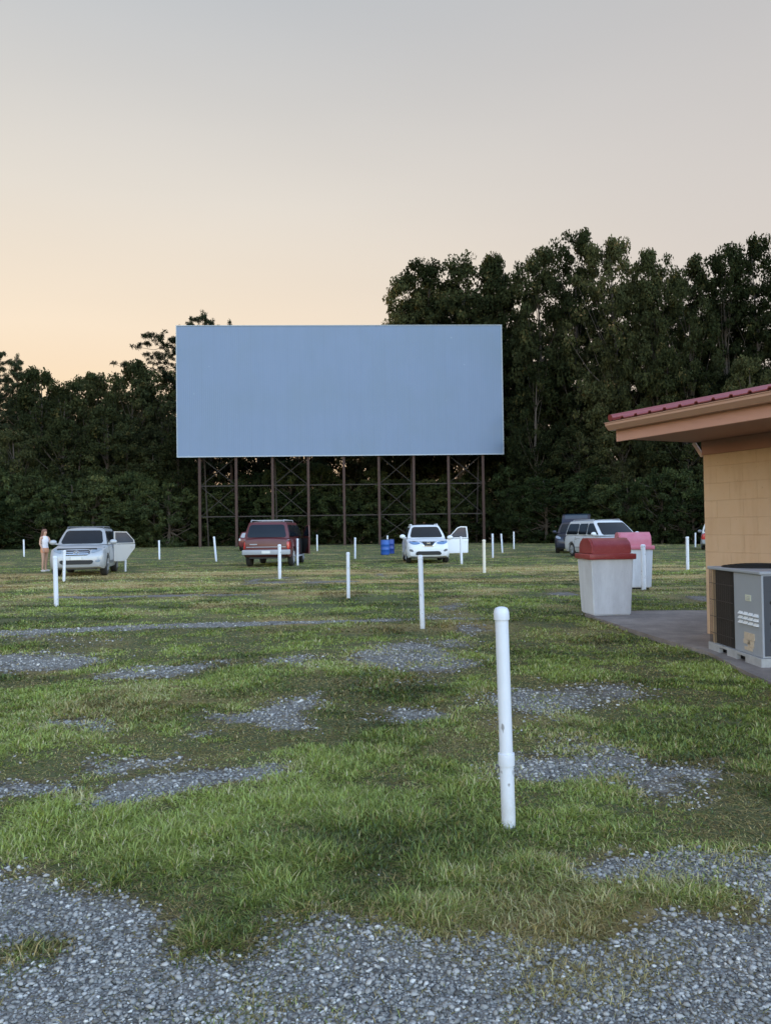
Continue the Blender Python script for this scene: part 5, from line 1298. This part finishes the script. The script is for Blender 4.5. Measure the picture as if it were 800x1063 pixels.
# ------------------------------------------------------------------ woman by the silver car
def person():
    g = ground(46.5, 593.5)
    t = thing('person', 'long haired woman in white tank top and peach shorts beside the silver car', 'person', (g.x, g.y, 0), R(65))
    # joints, facing -y. height 1.66
    J = {'pel': (0, 0, 0.90), 'waist': (0, 0.0, 1.03), 'chest': (0, -0.01, 1.22), 'neckb': (0, 0.01, 1.37), 'neck': (0, 0.0, 1.43), 'head': (0, -0.015, 1.50), 'crown': (0, -0.01, 1.60),
         'hl': (-0.09, 0, 0.86), 'hr': (0.09, 0, 0.86), 'kl': (-0.10, -0.03, 0.47), 'kr': (0.095, 0.03, 0.47), 'al': (-0.10, 0.01, 0.09), 'ar': (0.10, 0.07, 0.09), 'tl': (-0.11, -0.13, 0.03), 'tr': (0.11, -0.07, 0.03),
         'sl': (-0.165, 0.01, 1.34), 'sr': (0.165, 0.01, 1.34), 'el': (-0.21, 0.02, 1.08), 'er': (0.23, -0.06, 1.10), 'wl': (-0.20, -0.10, 0.88), 'wr': (0.18, -0.26, 1.16), 'ml': (-0.19, -0.13, 0.83), 'mr': (0.15, -0.31, 1.19)}
    Rr = {'pel': .135, 'waist': .105, 'chest': .125, 'neckb': .07, 'neck': .05, 'head': .085, 'crown': .07, 'hl': .09, 'hr': .09, 'kl': .055, 'kr': .055, 'al': .036, 'ar': .036, 'tl': .034, 'tr': .034, 'sl': .05, 'sr': .05, 'el': .036, 'er': .036, 'wl': .025, 'wr': .025, 'ml': .024, 'mr': .024}
    E = [('pel','waist'),('waist','chest'),('chest','neckb'),('neckb','neck'),('neck','head'),('head','crown'),('pel','hl'),('pel','hr'),('hl','kl'),('hr','kr'),('kl','al'),('kr','ar'),('al','tl'),('ar','tr'),('chest','sl'),('chest','sr'),('sl','el'),('sr','er'),('el','wl'),('er','wr'),('wl','ml'),('wr','mr')]
    names = list(J); V = [J[k] for k in names]; Ed = [(names.index(a), names.index(b)) for a, b in E]; RR_ = [Rr[k] for k in names]
    for s, wi in ((-1, 'ml'), (1, 'mr')):
        w0 = Vector(J[wi]); pw = Vector(J['wl' if s < 0 else 'wr']); d = (w0-pw).normalized()
        side = Vector((1, 0, 0)) if s < 0 else Vector((0.5, 0.5, 0.5)).normalized()
        for f, (o_, L) in enumerate(((-.024, .070), (-.008, .080), (.008, .075), (.024, .060))):
            a = len(V); V.append(tuple(w0+side*o_+d*0.02)); V.append(tuple(w0+side*o_*1.15+d*L*0.6)); V.append(tuple(w0+side*o_*1.2+d*L+Vector((0, 0, -0.012))))
            RR_ += [.009, .008, .007]; Ed += [(names.index(wi), a), (a, a+1), (a+1, a+2)]
        a = len(V); V.append(tuple(pw*0.4+w0*0.6+Vector((0.03, -0.01, 0)))); V.append(tuple(w0+Vector((0.045, -0.015, 0))+d*0.02)); RR_ += [.010, .008]; Ed += [(names.index(wi), a), (a, a+1)]
    me = bpy.data.meshes.new('body'); me.from_pydata(V, Ed, []); o = bpy.data.objects.new('body', me); COL.objects.link(o)
    o.modifiers.new('s', 'SKIN'); o.modifiers.new('ss', 'SUBSURF').levels = 2
    sv = me.skin_vertices[0].data
    for i, r in enumerate(RR_): sv[i].radius = (r, r*0.82 if names[i] in ('pel','waist','chest') else r) if i < len(names) else (r, r)
    for i in range(len(V)): sv[i].use_root = (i == 0)
    bpy.context.view_layer.update(); dg = bpy.context.evaluated_depsgraph_get()
    m2 = bpy.data.meshes.new_from_object(o.evaluated_get(dg)); bpy.data.objects.remove(o)
    m2.materials.clear(); m2.materials.append(simple('skin', (0.50, 0.29, 0.20), 0.55, var=0.05))
    m2.polygons.foreach_set('use_smooth', [True]*len(m2.polygons))
    b = link(bpy.data.objects.new('body', m2), t)
    # nose, eyes and mouth
    bm = nb(); bmesh.ops.create_uvsphere(bm, u_segments=8, v_segments=6, radius=1, matrix=Matrix.Translation((0, -0.102, 1.505)) @ Matrix.Diagonal((.010, .014, .018, 1))); obj('nose', bm, m2.materials[0], b, True)
    for s in (-1, 1):
        bm = nb(); bmesh.ops.create_uvsphere(bm, u_segments=8, v_segments=6, radius=1, matrix=Matrix.Translation((s*.03, -0.088, 1.53)) @ Matrix.Diagonal((.011, .006, .006, 1))); obj('eye', bm, M_BLACK, b, True)
    bm = nb(); bmesh.ops.create_uvsphere(bm, u_segments=8, v_segments=6, radius=1, matrix=Matrix.Translation((0, -0.090, 1.470)) @ Matrix.Diagonal((.022, .006, .005, 1))); obj('mouth', bm, M_TAIL, b, True)
    def garment(name, sections, mat):
        bm = nb(); rings = []
        for (cx, cy, z, rx, ry) in sections: rings.append([bm.verts.new((cx+math.cos(k*math.pi/10)*rx, cy+math.sin(k*math.pi/10)*ry, z)) for k in range(20)])
        for a, b_ in zip(rings, rings[1:]):
            for k in range(20): bm.faces.new((a[k], a[(k+1) % 20], b_[(k+1) % 20], b_[k]))
        bm.faces.new(rings[0]); bm.faces.new(list(reversed(rings[-1])))
        return obj(name, bm, mat, t, True, 50)
    garment('tank_top', [(0, 0, .90, .155, .125), (0, 0, 1.0, .135, .112), (0, -.01, 1.10, .128, .112), (0, -.015, 1.22, .152, .130), (0, 0, 1.32, .135, .10), (0, .005, 1.375, .085, .075)], simple('white_cotton', (0.70, 0.66, 0.68), 0.85))
    sm = simple('peach_cotton', (0.60, 0.28, 0.16), 0.85)
    garment('shorts', [(0, 0, .74, .165, .125), (0, 0, .82, .17, .135), (0, 0, .92, .158, .128)], sm)
    hair = simple('auburn_hair', (0.16, 0.07, 0.045), 0.5, var=0.4, scale=30)
    garment('hair', [(0, .10, 1.10, .03, .02), (0, .115, 1.16, .085, .035), (0, .10, 1.28, .11, .05), (0, .075, 1.40, .11, .065), (0, .035, 1.50, .104, .085), (0, .018, 1.57, .102, .100), (0, .005, 1.62, .085, .09), (0, 0, 1.655, .04, .045)], hair)
    for s, k in ((-1, 'tl'), (1, 'tr')):
        x, y, z = J[k]; bm = nb(); box(bm, x-.045, x+.045, y-.05, y+.19, -.0, .075, .025); obj('shoe', bm, simple('pale_shoe', (.5, .48, .46), .7), t, True, 40)
person()
